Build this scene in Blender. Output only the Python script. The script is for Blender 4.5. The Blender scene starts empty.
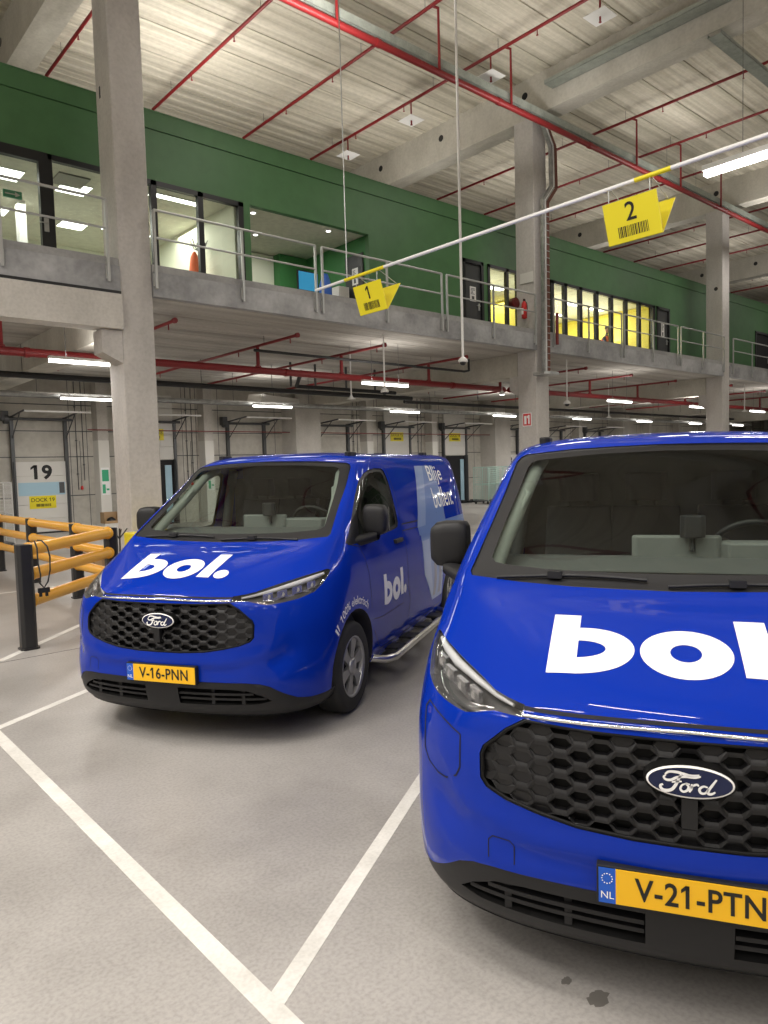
import bpy, bmesh, math, random
import numpy as np
from mathutils import Vector, Matrix
from mathutils.bvhtree import BVHTree

S = bpy.context.scene
COL = S.collection
PI = math.pi
random.seed(7)

# ------------------------------------------------------------------ camera
cam = bpy.data.objects.new('camera', bpy.data.cameras.new('camera'))
COL.objects.link(cam)
S.camera = cam
_yaw, _pitch, _roll = 0.718931514, -0.0613809, -0.0282787
_f = Vector((math.sin(_yaw)*math.cos(_pitch), math.cos(_yaw)*math.cos(_pitch), math.sin(_pitch)))
_r = Vector((math.cos(_yaw), -math.sin(_yaw), 0))
_u = _r.cross(_f)
_r2 = _r*math.cos(_roll) + _u*math.sin(_roll)
_u2 = -_r*math.sin(_roll) + _u*math.cos(_roll)
cam.matrix_world = Matrix(((_r2.x, _u2.x, -_f.x, 0), (_r2.y, _u2.y, -_f.y, 0), (_r2.z, _u2.z, -_f.z, 1.793), (0, 0, 0, 1)))
cam.data.sensor_fit = 'HORIZONTAL'
cam.data.sensor_width = 36.0
cam.data.lens = 36.0*722.45/768.0
cam.data.clip_start = 0.05
cam.data.clip_end = 300

# ------------------------------------------------------------------ world, exposure, lamps
S.view_settings.view_transform = 'Standard'
S.view_settings.look = 'None'
S.view_settings.gamma = 1.0
S.view_settings.use_curve_mapping = False
S.view_settings.exposure = 0.0
W = bpy.data.worlds.new('hall_world'); S.world = W; W.use_nodes = True
W.node_tree.nodes['Background'].inputs[0].default_value = (0.9, 0.95, 1.0, 1)
W.node_tree.nodes['Background'].inputs[1].default_value = 0.12
S.cycles.use_denoising = True
S.cycles.max_bounces = 8
S.cycles.diffuse_bounces = 4
S.cycles.glossy_bounces = 4
S.cycles.transparent_max_bounces = 12
S.cycles.sample_clamp_indirect = 6.0
S.cycles.caustics_reflective = False
S.cycles.caustics_refractive = False

def area(name, loc, sx, sy, power, color=(1, .96, .88), rot=(0, 0, 0)):
    l = bpy.data.lights.new(name, 'AREA'); l.shape = 'RECTANGLE'; l.size = sx; l.size_y = sy
    l.energy = power; l.color = color
    o = bpy.data.objects.new(name, l); COL.objects.link(o); o.location = loc; o.rotation_euler = rot
    o['kind'] = 'helper'
    return o
WARM = (1, .945, .89)
# rows of LED battens hanging in the high hall (long along Y); each shines down; an added uplight brightens the deck
def hall_lamp(x, y, z, ln, pw, up):
    area('hall_batten_light', (x, y, z), .14, ln, pw, WARM)
    if up: area('deck_fill_uplight', (x, y, z+.12), .14, ln, up, WARM, (PI, 0, 0))
for X in (-8, -3.0, .6, 11.6, 13.0, 20, 27, 34):
    for Y in (-8.5, -4.5, -0.5, 3.4 if X != 13.0 else 1.4):
        hall_lamp(X, Y, 7.2, 2.4, 92, 18)
for X in (-8, -3.6, -.6):
    for Y in (3.4, 7.3):
        if (X, Y) != (-8, 3.4): hall_lamp(X, Y, 7.2, 2.4, 125, 60)
hall_lamp(-4.5, 10.6, 7.2, 2.4, 190, 60); hall_lamp(-8, 10.6, 7.2, 2.4, 120, 60)
hall_lamp(2.4, 1.7, 7.2, 2.2, 60, 12)
# battens under the mezzanine and in front of the docks
for k in range(-1, 8):
    area('dock_batten_light', (7.25+6.03*k, 20.65, 3.86), 1.5, .10, 100, WARM)
    area('dock_batten_uplight', (7.25+6.03*k, 20.65, 4.02), 1.5, .10, 36, WARM, (PI, 0, 0))
for X in (-.9, 5.0, 12.5, 23.7, 29.9, 35.8):
    area('aisle_batten_light', (X, 14.05, 3.86), 1.5, .10, 55, WARM)
    area('aisle_batten_uplight', (X, 14.05, 4.02), 1.5, .10, 16, WARM, (PI, 0, 0))
# unseen lamps added before and over the offices to brighten the roof
for X in (-4, 8.7, 15, 22, 29, 37, 46):
    area('walkway_fill_light', (X, 11.0, 9.9), 2.4, .16, 70, WARM)
    area('walkway_fill_uplight', (X, 11.0, 10.0), 2.4, .16, 140 if X < 12 else 42, WARM, (PI, 0, 0))
    area('roof_fill_uplight', (X, 16.8, 9.4), 2.4, .3, 165 if X < 12 else 60, WARM, (PI, 0, 0))

# ------------------------------------------------------------------ materials
def new_mat(name):
    m = bpy.data.materials.new(name); m.use_nodes = True
    return m, m.node_tree, m.node_tree.nodes['Principled BSDF']
def plain(name, col, rough=.5, metal=0, spec=None, coat=0, emit=None, estr=0):
    m, nt, b = new_mat(name)
    b.inputs['Base Color'].default_value = (*col, 1)
    b.inputs['Roughness'].default_value = rough
    b.inputs['Metallic'].default_value = metal
    if spec is not None: b.inputs['Specular IOR Level'].default_value = spec
    if coat:
        b.inputs['Coat Weight'].default_value = coat; b.inputs['Coat Roughness'].default_value = .03
    if emit:
        b.inputs['Emission Color'].default_value = (*emit, 1); b.inputs['Emission Strength'].default_value = estr
    return m
def mottled(name, c1, c2, scale=1.0, rough=(.7, .9), bump=.1, stretch=(1, 1, 1), detail=8, metal=0, fine=40, c3=None, fd=.68):
    """Two noise octaves in object space mixed over the colour, plus a small bump."""
    m, nt, b = new_mat(name); N = nt.nodes; L = nt.links
    tc = N.new('ShaderNodeTexCoord'); mp = N.new('ShaderNodeMapping'); mp.inputs['Scale'].default_value = stretch
    L.new(tc.outputs['Object'], mp.inputs['Vector'])
    n1 = N.new('ShaderNodeTexNoise'); n1.inputs['Scale'].default_value = scale; n1.inputs['Detail'].default_value = detail; n1.inputs['Roughness'].default_value = .62
    n2 = N.new('ShaderNodeTexNoise'); n2.inputs['Scale'].default_value = fine; n2.inputs['Detail'].default_value = 4
    L.new(mp.outputs[0], n1.inputs['Vector']); L.new(tc.outputs['Object'], n2.inputs['Vector'])
    r = N.new('ShaderNodeValToRGB'); r.color_ramp.elements[0].position = .36; r.color_ramp.elements[1].position = .66
    r.color_ramp.elements[0].color = (*c1, 1); r.color_ramp.elements[1].color = (*c2, 1)
    if c3:
        e = r.color_ramp.elements.new(.5); e.color = (*c3, 1)
    L.new(n1.outputs['Fac'], r.inputs[0])
    mx = N.new('ShaderNodeMix'); mx.data_type = 'RGBA'; mx.blend_type = 'MULTIPLY'; mx.inputs[0].default_value = .35
    L.new(r.outputs[0], mx.inputs[6])
    r2 = N.new('ShaderNodeValToRGB'); r2.color_ramp.elements[0].position = .3; r2.color_ramp.elements[1].position = .6
    r2.color_ramp.elements[0].color = (fd, fd, fd, 1)
    L.new(n2.outputs['Fac'], r2.inputs[0]); L.new(r2.outputs[0], mx.inputs[7])
    L.new(mx.outputs[2], b.inputs['Base Color'])
    mr = N.new('ShaderNodeMapRange'); mr.inputs[3].default_value = rough[0]; mr.inputs[4].default_value = rough[1]
    L.new(n1.outputs['Fac'], mr.inputs[0]); L.new(mr.outputs[0], b.inputs['Roughness'])
    bp = N.new('ShaderNodeBump'); bp.inputs['Strength'].default_value = bump; bp.inputs['Distance'].default_value = .01
    L.new(n2.outputs['Fac'], bp.inputs['Height']); L.new(bp.outputs[0], b.inputs['Normal'])
    b.inputs['Metallic'].default_value = metal
    return m
M = {}
M['floor'] = mottled('polished_floor_concrete', (.295, .28, .262), (.435, .414, .392), .55, (.30, .46), .05, (1, 1, 1), 10, fine=60, c3=(.375, .357, .336), fd=.42)
M['concrete'] = mottled('precast_concrete', (.48, .46, .42), (.63, .605, .56), .8, (.75, .9), .12, (1, 1, .5), fine=22)
M['column'] = mottled('column_concrete', (.46, .44, .415), (.60, .575, .545), 1.1, (.75, .9), .15, (1, 1, .35), fine=18)
M['beam'] = mottled('roof_beam_concrete', (.45, .43, .37), (.62, .60, .53), .7, (.75, .9), .12, (2.5, 1, .5), fine=14)
M['deck'] = mottled('roof_deck_concrete', (.45, .42, .335), (.73, .69, .58), 1.0, (.8, .95), .2, (.10, 4.2, 1), 6, fine=9)
M['slab'] = mottled('mezzanine_slab_concrete', (.34, .32, .285), (.58, .555, .505), .8, (.8, .95), .2, (.15, 2.4, 1), 6, fine=12)
M['fascia'] = mottled('grey_edge_concrete', (.25, .255, .26), (.50, .505, .51), .9, (.6, .85), .12, (1, 1, 1), fine=12)
M['curb'] = mottled('grey_curb_concrete', (.30, .30, .295), (.42, .42, .41), 1.4, (.7, .85), .1, fine=16)
M['dockwall'] = mottled('dock_wall_concrete', (.46, .44, .39), (.66, .64, .58), .5, (.75, .9), .08, (1, 1, 1), fine=6)
M['pilaster'] = plain('white_column_paint', (.74, .73, .68), .6)
M['linepaint'] = mottled('white_floor_paint', (.60, .585, .54), (.78, .765, .72), 3, (.5, .6), .05, fine=60)
M['joint'] = plain('dark_floor_joint', (.07, .065, .06), .8)
M['stain'] = plain('oil_stain', (.17, .16, .145), .35)
M['green'] = mottled('green_wall_panel', (.062, .165, .062), (.073, .190, .073), .6, (.45, .55), .0, fine=3)
M['green_in'] = plain('green_inside_wall', (.05, .20, .06), .6)
M['black'] = plain('black_frame', (.012, .013, .015), .4)
M['red'] = plain('red_pipe_paint', (.215, .012, .014), .45)
M['galv'] = mottled('galvanised_steel', (.36, .37, .36), (.54, .55, .54), 6, (.35, .5), .03, metal=.8, fine=40)
M['tray'] = mottled('cable_tray_steel', (.27, .30, .265), (.38, .41, .37), 4, (.4, .55), .03, metal=.3, fine=30)
M['rail'] = plain('railing_steel', (.50, .51, .50), .42, .65)
M['white'] = plain('white_plastic', (.80, .80, .78), .4)
M['whitemetal'] = plain('white_metal_panel', (.70, .69, .65), .45)
M['darkpipe'] = plain('black_pipe_insulation', (.022, .023, .024), .6)
M['greymetal'] = plain('dark_grey_metal', (.10, .105, .11), .45, .4)
M['lampwhite'] = plain('lamp_housing', (.75, .75, .72), .4)
M['yellow_rail'] = plain('yellow_barrier_tube', (.80, .40, .035), .32)
M['blackpost'] = plain('black_barrier_post', (.016, .016, .017), .35)
M['yellowsign'] = plain('yellow_sign_face', (.82, .70, .02), .42)
M['ink'] = plain('black_print', (.008, .008, .008), .5)
M['whiteprint'] = plain('white_print', (.88, .88, .88), .35)
M['cream'] = plain('cream_office_wall', (.72, .74, .60), .7)
M['yellowwall'] = plain('yellow_office_wall', (.74, .62, .10), .6)
M['officefloor'] = plain('grey_office_floor', (.22, .22, .21), .7)
M['officeceil'] = mottled('office_ceiling_tile', (.66, .64, .52), (.70, .68, .56), 2, (.8, .9), .0, fine=8)
M['signred'] = plain('fire_sign_red', (.62, .03, .03), .4)
M['signgreen'] = plain('green_sign', (.05, .42, .22), .4)
M['bluestrip'] = plain('light_blue_strip', (.40, .60, .72), .4)
M['cyanwire'] = plain('pale_green_wire', (.42, .62, .56), .35, .3)
M['cardboard'] = plain('cardboard', (.42, .28, .15), .8)
M['blueplastic'] = plain('blue_plastic', (.02, .12, .55), .4)
M['orange'] = plain('orange_fabric', (.85, .16, .05), .7)
M['darkdoor'] = plain('dark_grey_door', (.045, .048, .05), .5)
M['darkhole'] = plain('dark_opening_shade', (.012, .012, .014), .8)  # near-black colour standing for the shade inside openings
def emis(name, col, s):
    m, nt, b = new_mat(name)
    b.inputs['Base Color'].default_value = (.8, .8, .8, 1)
    b.inputs['Emission Color'].default_value = (*col, 1); b.inputs['Emission Strength'].default_value = s
    return m
M['tube'] = emis('lit_tube', (1, .98, .92), 9)
M['panel_light'] = emis('lit_office_panel', (1, .98, .92), 6)
M['screen'] = emis('lit_screen', (.03, .35, .62), .5)
M['screen'].node_tree.nodes['Principled BSDF'].inputs['Base Color'].default_value = (.02, .15, .3, 1)

def glassy(name, tint, refl=.10, rough=0.0):
    """Thin pane: tinted see-through plus a Fresnel mirror reflection."""
    m = bpy.data.materials.new(name); m.use_nodes = True; nt = m.node_tree; N = nt.nodes; L = nt.links
    N.remove(N['Principled BSDF'])
    t = N.new('ShaderNodeBsdfTransparent'); t.inputs[0].default_value = (*tint, 1)
    g = N.new('ShaderNodeBsdfGlossy'); g.inputs['Roughness'].default_value = rough; g.inputs[0].default_value = (1, 1, 1, 1)
    fr = N.new('ShaderNodeFresnel'); geo = N.new('ShaderNodeNewGeometry')
    ior = N.new('ShaderNodeMapRange'); ior.inputs[3].default_value = 1.5; ior.inputs[4].default_value = 1/1.5   # same reflection from either side of the pane
    L.new(geo.outputs['Backfacing'], ior.inputs[0]); L.new(ior.outputs[0], fr.inputs[0])
    mx = N.new('ShaderNodeMixShader'); L.new(fr.outputs[0], mx.inputs[0]); L.new(t.outputs[0], mx.inputs[1]); L.new(g.outputs[0], mx.inputs[2])
    L.new(mx.outputs[0], N['Material Output'].inputs[0])
    return m
M['office_glass'] = glassy('office_glass', (.93, .96, .93))
M['windscreen'] = glassy('windscreen_glass', (.80, .86, .81))
M['sideglass'] = glassy('side_window_glass', (.72, .77, .73))
M['lens'] = glassy('headlamp_lens', (.86, .86, .86))

# ------------------------------------------------------------------ mesh helper
class MB:
    def __init__(s): s.v = []; s.f = []; s.mi = []; s.cur = 0; s.sm = []
    def add(s, vs, fs, smooth=False):
        o = len(s.v); s.v += [tuple(p) for p in vs]; s.f += [[o+i for i in f] for f in fs]
        s.mi += [s.cur]*len(fs); s.sm += [smooth]*len(fs)
    def box(s, a, b):
        x0, y0, z0 = [min(p, q) for p, q in zip(a, b)]; x1, y1, z1 = [max(p, q) for p, q in zip(a, b)]
        s.add([(x0, y0, z0), (x1, y0, z0), (x1, y1, z0), (x0, y1, z0), (x0, y0, z1), (x1, y0, z1), (x1, y1, z1), (x0, y1, z1)],
              [(0, 3, 2, 1), (4, 5, 6, 7), (0, 1, 5, 4), (1, 2, 6, 5), (2, 3, 7, 6), (3, 0, 4, 7)])
    def obox(s, c, ax, ay, az):
        """Box from centre and three half-axis vectors."""
        c = Vector(c); ax = Vector(ax); ay = Vector(ay); az = Vector(az)
        P = [c+i*ax+j*ay+k*az for k in (-1, 1) for j in (-1, 1) for i in (-1, 1)]
        s.add(P, [(0, 2, 3, 1), (4, 5, 7, 6), (0, 1, 5, 4), (1, 3, 7, 5), (3, 2, 6, 7), (2, 0, 4, 6)])
    def cbox(s, a, b, c=.02):
        """Box with chamfered vertical edges."""
        x0, y0, z0 = [min(p, q) for p, q in zip(a, b)]; x1, y1, z1 = [max(p, q) for p, q in zip(a, b)]
        P = [(x0+c, y0), (x1-c, y0), (x1, y0+c), (x1, y1-c), (x1-c, y1), (x0+c, y1), (x0, y1-c), (x0, y0+c)]
        s.add([(x, y, z0) for x, y in P]+[(x, y, z1) for x, y in P], [[i, (i+1) % 8, (i+1) % 8+8, i+8] for i in range(8)]+[list(range(7, -1, -1)), list(range(8, 16))])
    def tube(s, pts, r, n=10, cap=True, closed=False):
        pts = [Vector(p) for p in pts]; rings = []; N = len(pts)
        prev = None
        for i, p in enumerate(pts):
            if closed: t = (pts[(i+1) % N]-pts[i-1]).normalized()
            elif i == 0: t = (pts[1]-p).normalized()
            elif i == N-1: t = (p-pts[i-1]).normalized()
            else: t = ((pts[i+1]-p).normalized()+(p-pts[i-1]).normalized()).normalized()
            if prev is None:
                a = t.orthogonal().normalized()
            else:
                a = (prev-t*prev.dot(t)).normalized()
            prev = a; b = t.cross(a)
            rr = r[i] if isinstance(r, (list, tuple)) else r
            rings.append([p+rr*(a*math.cos(2*PI*k/n)+b*math.sin(2*PI*k/n)) for k in range(n)])
        vs = [q for R in rings for q in R]; fs = []
        for i in range(N if closed else N-1):
            j = (i+1) % N
            for k in range(n): fs.append((i*n+k, i*n+(k+1) % n, j*n+(k+1) % n, j*n+k))
        s.add(vs, fs, True)
        if cap and not closed:
            s.add(rings[0], [list(range(n-1, -1, -1))]); s.add(rings[-1], [list(range(n))])
    def lathe(s, prof, org, axis, n=24, smooth=True, caps=True):
        """prof: list of (r, h) along the axis."""
        axis = Vector(axis).normalized(); a = axis.orthogonal().normalized(); b = axis.cross(a); org = Vector(org)
        vs = [org+axis*h+r*(a*math.cos(2*PI*k/n)+b*math.sin(2*PI*k/n)) for r, h in prof for k in range(n)]
        fs = [(i*n+k, i*n+(k+1) % n, (i+1)*n+(k+1) % n, (i+1)*n+k) for i in range(len(prof)-1) for k in range(n)]
        s.add(vs, fs, smooth)
        for i in (0, len(prof)-1) if caps else ():
            if prof[i][0] > 1e-4:
                s.add([vs[i*n+k] for k in range(n)], [list(range(n)) if i else list(range(n-1, -1, -1))])
    def prism(s, poly, fn, d0, d1):
        """Closed 2D polygon, fn(u, v, d) -> 3D; d0, d1 the two depths."""
        n = len(poly)
        s.add([fn(u, v, d0) for u, v in poly]+[fn(u, v, d1) for u, v in poly], [list(range(n-1, -1, -1)), list(range(n, 2*n))]+[(i, (i+1) % n, (i+1) % n+n, i+n) for i in range(n)])
    def build(s, name, mats, parent=None, loc=None, bevel=0, flip=False):
        if not isinstance(mats, (list, tuple)): mats = [mats]
        me = bpy.data.meshes.new(name)
        v = s.v
        if loc is not None: v = [(x-loc[0], y-loc[1], z-loc[2]) for x, y, z in v]
        me.from_pydata(v, [], s.f)
        for m in mats: me.materials.append(m)
        me.polygons.foreach_set('material_index', s.mi); me.polygons.foreach_set('use_smooth', s.sm)
        bm = bmesh.new(); bm.from_mesh(me); bmesh.ops.recalc_face_normals(bm, faces=bm.faces); bm.to_mesh(me); bm.free()
        me.update()
        o = bpy.data.objects.new(name, me); COL.objects.link(o)
        if parent is not None: o.parent = parent
        elif loc is not None: o.location = loc
        if bevel:
            bv = o.modifiers.new('bevel', 'BEVEL'); bv.width = bevel; bv.segments = 2; bv.limit_method = 'ANGLE'
        return o
def tag(o, label=None, cat=None, group=None, kind=None):
    if label: o['label'] = label
    if cat: o['category'] = cat
    if group: o['group'] = group
    if kind: o['kind'] = kind
    return o
def thing(name, loc, label, cat, group=None, rz=0):
    o = bpy.data.objects.new(name, None); COL.objects.link(o); o.location = loc; o.rotation_euler = (0, 0, rz); o.empty_display_size = .1
    return tag(o, label, cat, group)
def struct(name, mb, m, bevel=0):
    return tag(mb.build(name, m, bevel=bevel), kind='structure')
def boxes(*bs):
    m = MB()
    for a, b in bs: m.box(a, b)
    return m
def copy_tree(o, parent=None):
    c = o.copy(); COL.objects.link(c); c.parent = parent
    for ch in [x for x in bpy.data.objects if x.parent == o]: copy_tree(ch, c)
    return c

# text as flat polygons: font curve converted to mesh vertices/faces
_tc = {}
def text_mesh(txt, size=1.0, weight=0.0, shear=0.0, spacing=1.0):
    key = (txt, size, weight, shear, spacing)
    if key in _tc: return _tc[key]
    cu = bpy.data.curves.new('t', 'FONT'); cu.body = txt; cu.size = size; cu.offset = weight; cu.shear = shear; cu.space_character = spacing
    cu.align_x = 'CENTER'; cu.align_y = 'CENTER'; cu.resolution_u = 4
    o = bpy.data.objects.new('t', cu); COL.objects.link(o)
    dg = bpy.context.evaluated_depsgraph_get(); me = bpy.data.meshes.new_from_object(o.evaluated_get(dg))
    v = [(p.co.x, p.co.y) for p in me.vertices]; f = [list(p.vertices) for p in me.polygons]
    bpy.data.objects.remove(o); bpy.data.curves.remove(cu); bpy.data.meshes.remove(me)
    if '1' in txt:   # the built-in face draws 1 as a plain bar: give it its flag
        par = list(range(len(v)))
        def find(i):
            while par[i] != i: i = par[i]
            return i
        for g in f:
            for a in g[1:]: par[find(a)] = find(g[0])
        isl = {}
        for i in range(len(v)): isl.setdefault(find(i), []).append(i)
        bars = []
        for I in isl.values():
            x0, x1 = min(v[i][0] for i in I), max(v[i][0] for i in I); y0, y1 = min(v[i][1] for i in I), max(v[i][1] for i in I)
            if x1-x0 < .17*size and y1-y0 > .5*size: bars.append((x0, x1, y1))
        bars.sort()
        if any(c.islower() for c in txt): bars = bars[:1] if txt.startswith('1') else []
        for x0, x1, y1 in bars:
            k = len(v); t = size; v += [(x1, y1), (x0, y1), (x0-.15*t, y1-.13*t), (x0-.15*t, y1-.25*t), (x0+.01*t, y1-.14*t), (x1, y1-.12*t)]; f.append(list(range(k, k+6)))
    _tc[key] = (v, f); return v, f
def put_text(mb, txt, org, ux, uy, size, weight=0.0, lift=.003, spacing=1.0, sx=1.0):
    """Adds raised lettering centred on org, in the plane of ux (right) and uy (up)."""
    v, f = text_mesh(txt, 1.0, weight, 0.0, spacing); ux = Vector(ux).normalized(); uy = Vector(uy).normalized(); n = ux.cross(uy)
    P = [Vector(org)+ux*a*size*sx+uy*b*size+n*lift for a, b in v]
    mb.add(P, f)

# ------------------------------------------------------------------ the setting
XA, XB, YA, YW = -12.0, 64.0, -12.0, 24.6
FL = 5.35            # mezzanine floor height
YG = 14.2            # face of the green office wall
CZ = 12.5            # underside of the roof deck
COLX = [-6.9, 5.1, 17.02, 29.0, 41.0, 53.0]
CW = .60
struct('floor', boxes(((XA, YA, -.2), (XB, YW+.2, 0))), M['floor'])
# painted bay lines, joint and stains
def strip(name, a, b, w, m, z=.002, kind='structure'):
    a = Vector((*a, 0)); b = Vector((*b, 0)); d = (b-a).normalized(); n = Vector((-d.y, d.x, 0))*w/2
    mb = MB(); mb.add([a+n, b+n, b-n, a-n, a+n+Vector((0, 0, z)), b+n+Vector((0, 0, z)), b-n+Vector((0, 0, z)), a-n+Vector((0, 0, z))],
                      [(0, 1, 2, 3), (4, 7, 6, 5), (0, 4, 5, 1), (1, 5, 6, 2), (2, 6, 7, 3), (3, 7, 4, 0)])
    o = mb.build(name, m); tag(o, kind=kind); return o
strip('trim_1', (1.215, -3.0), (1.195, 5.70), .078, M['linepaint'])
dx, dy = math.sin(1.05), math.cos(1.05)
for i, (y0, ln) in enumerate(((2.03, 5.6), (5.69, 5.6), (-1.63, 5.6))):
    strip('trim_%d' % (i+2), (1.225, y0), (1.225+dx*ln, y0+dy*ln), .070, M['linepaint'], .0015)
strip('trim_5', (1.75, 7.80), (6.4, 12.4), .08, M['linepaint'], .0015)
strip('trim_6', (-3.0, 8.9), (1.60, 7.72), .08, M['linepaint'], .0015)
strip('trim_7', (-8.0, 7.45), (40.0, 8.95-.2), .012, M['joint'], .001)
strip('trim_8', (2.2, 12.4), (15.0, 12.4), .08, M['linepaint'], .0015)
def blob(name, c, r, seed, label):
    rnd = random.Random(seed); mb = MB(); n = 22
    P = [(c[0]+r*(.7+.5*rnd.random())*math.cos(2*PI*k/n), c[1]+r*.7*(.7+.5*rnd.random())*math.sin(2*PI*k/n)) for k in range(n)]
    mb.prism(P, lambda u, v, d: (u, v, d), 0.0, .0012)
    return tag(mb.build(name, M['stain']), label, 'stain')
blob('oil_stain', (2.03, 1.30, 0), .045, 3, 'larger dark round stain on the floor below the near van bumper')
blob('oil_stain', (2.02, 1.42, 0), .022, 5, 'tiny dark spot on the floor just above the larger stain')

def wall_slab(name, a, b, m): return struct(name, boxes((a, b)), m)
wall_slab('wall_left', (XA-.2, YA, 0), (XA, YW, CZ), M['concrete'])
wall_slab('wall_right', (XB, YA, 0), (XB+.2, YW, CZ), M['concrete'])
wall_slab('wall_front', (XA, YA-.2, 0), (XB, YA, CZ), M['concrete'])
# roof deck: ribbed planks running along X
mb = MB(); prof = []; y = YA
while y < YW:
    prof += [(y, CZ), (y+.012, CZ+.05), (y+.03, CZ+.05), (y+.042, CZ)]
    for k in range(3):
        yy = y+.12+.36*k
        prof += [(yy, CZ), (yy+.05, CZ+.022), (yy+.17, CZ+.022), (yy+.22, CZ)]
    y += 1.2
vs = [(x, a, z) for x in (XA, XB) for a, z in prof]; n = len(prof)
mb.add(vs, [(i, i+1, i+1+n, i+n) for i in range(n-1)])
mb.box((XA, YA, CZ+.08), (XB, YW, CZ+.3))
struct('ceiling', mb, M['deck'])
# dock wall with its panel seams
mb = MB(); mb.box((XA, YW, 0), (XB, YW+.2, CZ)); struct('wall_dock', mb, M['dockwall'])
seams = MB()
for z in (1.15, 2.42, 3.25, 4.1):
    seams.box((XA, YW-.006, z), (XB, YW, z+.03))
for k in range(-4, 15):
    for dxx in (-1.55, .95, 1.5):
        seams.box((7.0+3.95*k+dxx, YW-.005, 0), (7.0+3.95*k+dxx+.018, YW, 5))
struct('trim_9', seams, M['greymetal'])
# mezzanine slab in planks, beams beneath it
mb = MB(); prof = []; y = 12.8
while y < YW:
    prof += [(y, 5.0), (y+.012, 5.03), (y+.03, 5.03), (y+.042, 5.0), (y+.4, 5.0), (y+.42, 5.012), (y+.80, 5.012), (y+.82, 5.0)]
    y += 1.2
prof = [(a, z) for a, z in prof if a < YW]
vs = [(x, a, z) for x in (XA, XB) for a, z in prof]; n = len(prof)
mb.add(vs, [(i, i+1, i+1+n, i+n) for i in range(n-1)]); mb.box((XA, 12.8, 5.06), (XB, YW, FL))
struct('mezzanine_floor', mb, M['slab'])
def notched(y0, y1, z0, z1):
    """Edge strip along X, interrupted where a column stands in it."""
    segs = []; x = XA
    for c in COLX:
        segs.append(((x, y0, z0), (c-.005, y1, z1))); x = c+CW+.005
    segs.append(((x, y0, z0), (XB, y1, z1))); return segs
struct('mezzanine_edge', boxes(*notched(12.65, 12.8, 5.0, 5.44)), M['fascia'])
struct('mezzanine_curb', boxes(*notched(12.70, 12.95, 5.44, 5.58)), M['curb'])
# columns
for i, cx in enumerate(COLX):
    mb = MB(); mb.cbox((cx, 12.7, 0), (cx+CW, 13.36, CZ-1.07), .018)
    o = tag(mb.build('column', M['column']), ['far left concrete column, out of the picture', 'broad concrete column rising behind the barrier, leftmost in view',
        'concrete column carrying the cable duct and fire sign in the middle', 'slender concrete column behind the near van roof on the right',
        'distant concrete column beyond the right-hand one', 'farthest concrete column of the row'][i], 'column', 'concrete columns along the mezzanine edge')
    if i == 1:
        c = MB(); c.add([(4.74, 12.7, 3.93), (5.1, 12.7, 3.76), (5.1, 13.1, 3.76), (4.74, 13.1, 3.93), (4.74, 12.7, 4.33), (5.1, 12.7, 4.33), (5.1, 13.1, 4.33), (4.74, 13.1, 4.33)],
                        [(0, 3, 2, 1), (4, 5, 6, 7), (0, 1, 5, 4), (1, 2, 6, 5), (2, 3, 7, 6), (3, 0, 4, 7)])
        c.build('corbel', M['column'], o)
        h = MB(); h.box((5.094, 13.14, 8.48), (5.1, 13.19, 8.68)); h.build('anchor_slot', M['black'], o)
    if i in (2, 3):
        c = MB(); c.add([(cx, 13.36, 3.75), (cx+CW, 13.36, 3.75), (cx+CW, 13.66, 3.95), (cx, 13.66, 3.95), (cx, 13.36, 4.33), (cx+CW, 13.36, 4.33), (cx+CW, 13.66, 4.33), (cx, 13.66, 4.33)],
                        [(0, 3, 2, 1), (4, 5, 6, 7), (0, 1, 5, 4), (1, 2, 6, 5), (2, 3, 7, 6), (3, 0, 4, 7)])
        c.build('corbel', M['column'], o)
    if i == 3:
        h = MB(); h.lathe([(.075, 0), (.075, .004)], (cx-.004, 12.96, 8.43), (1, 0, 0), 16); h.build('anchor_hole', M['black'], o)
# roof beams over the columns, running towards the camera
for i, cx in enumerate(COLX):
    mb = MB(); mb.box((cx, YA, CZ-1.07), (cx+CW, YW, CZ+.02)); mb.cur = 1
    for yy in (9.83, 12.95, 16.22, 19.11, 6.6, 3.4):
        mb.lathe([(.10, 0), (.10, .004)], (cx-.004, yy, CZ-.42), (1, 0, 0), 16)  # flat black discs painted for the shade in the beam holes
    tag(mb.build('roof_beam', [M['beam'], M['black']]), kind='structure')
# beams under the mezzanine
for i, cx in enumerate(COLX):
    tag(boxes(((cx, 13.37, 4.33), (cx+CW, 23.6, 4.999))).build('mezzanine_beam', M['beam']), kind='structure')
tag(boxes(((XA, 12.58, 4.34), (5.09, 12.98, 4.94))).build('mezzanine_edge_beam', M['concrete']), kind='structure')
struct('trim_10', boxes(((XA, 12.62, 4.94), (5.09, 12.66, 5.0))), M['black'])
# structural columns against the dock wall and white pilasters between the docks
for cx in (4.0, 16.2, 28.2, 40.2, 52.2):
    tag(boxes(((cx, 23.6, 0), (cx+1.2, YW, 5.0))).build('wall_column', M['concrete']), kind='structure')
PX = [8.70, 12.54, 20.25, 24.25, 32.3, 36.3, 44.3, 48.3, 56.3, 60.3, .8, -3.1]
for i, x in enumerate(PX):
    mb = MB(); mb.box((x, 24.12, 2.95), (x+.34, YW, 5.0)); mb.cur = 1; mb.box((x-.005, 24.10, 0), (x+.345, YW, 2.95))
    mb.cur = 0
    tag(mb.build('wall_column', [M['concrete'], M['pilaster']]), kind='structure')

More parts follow.
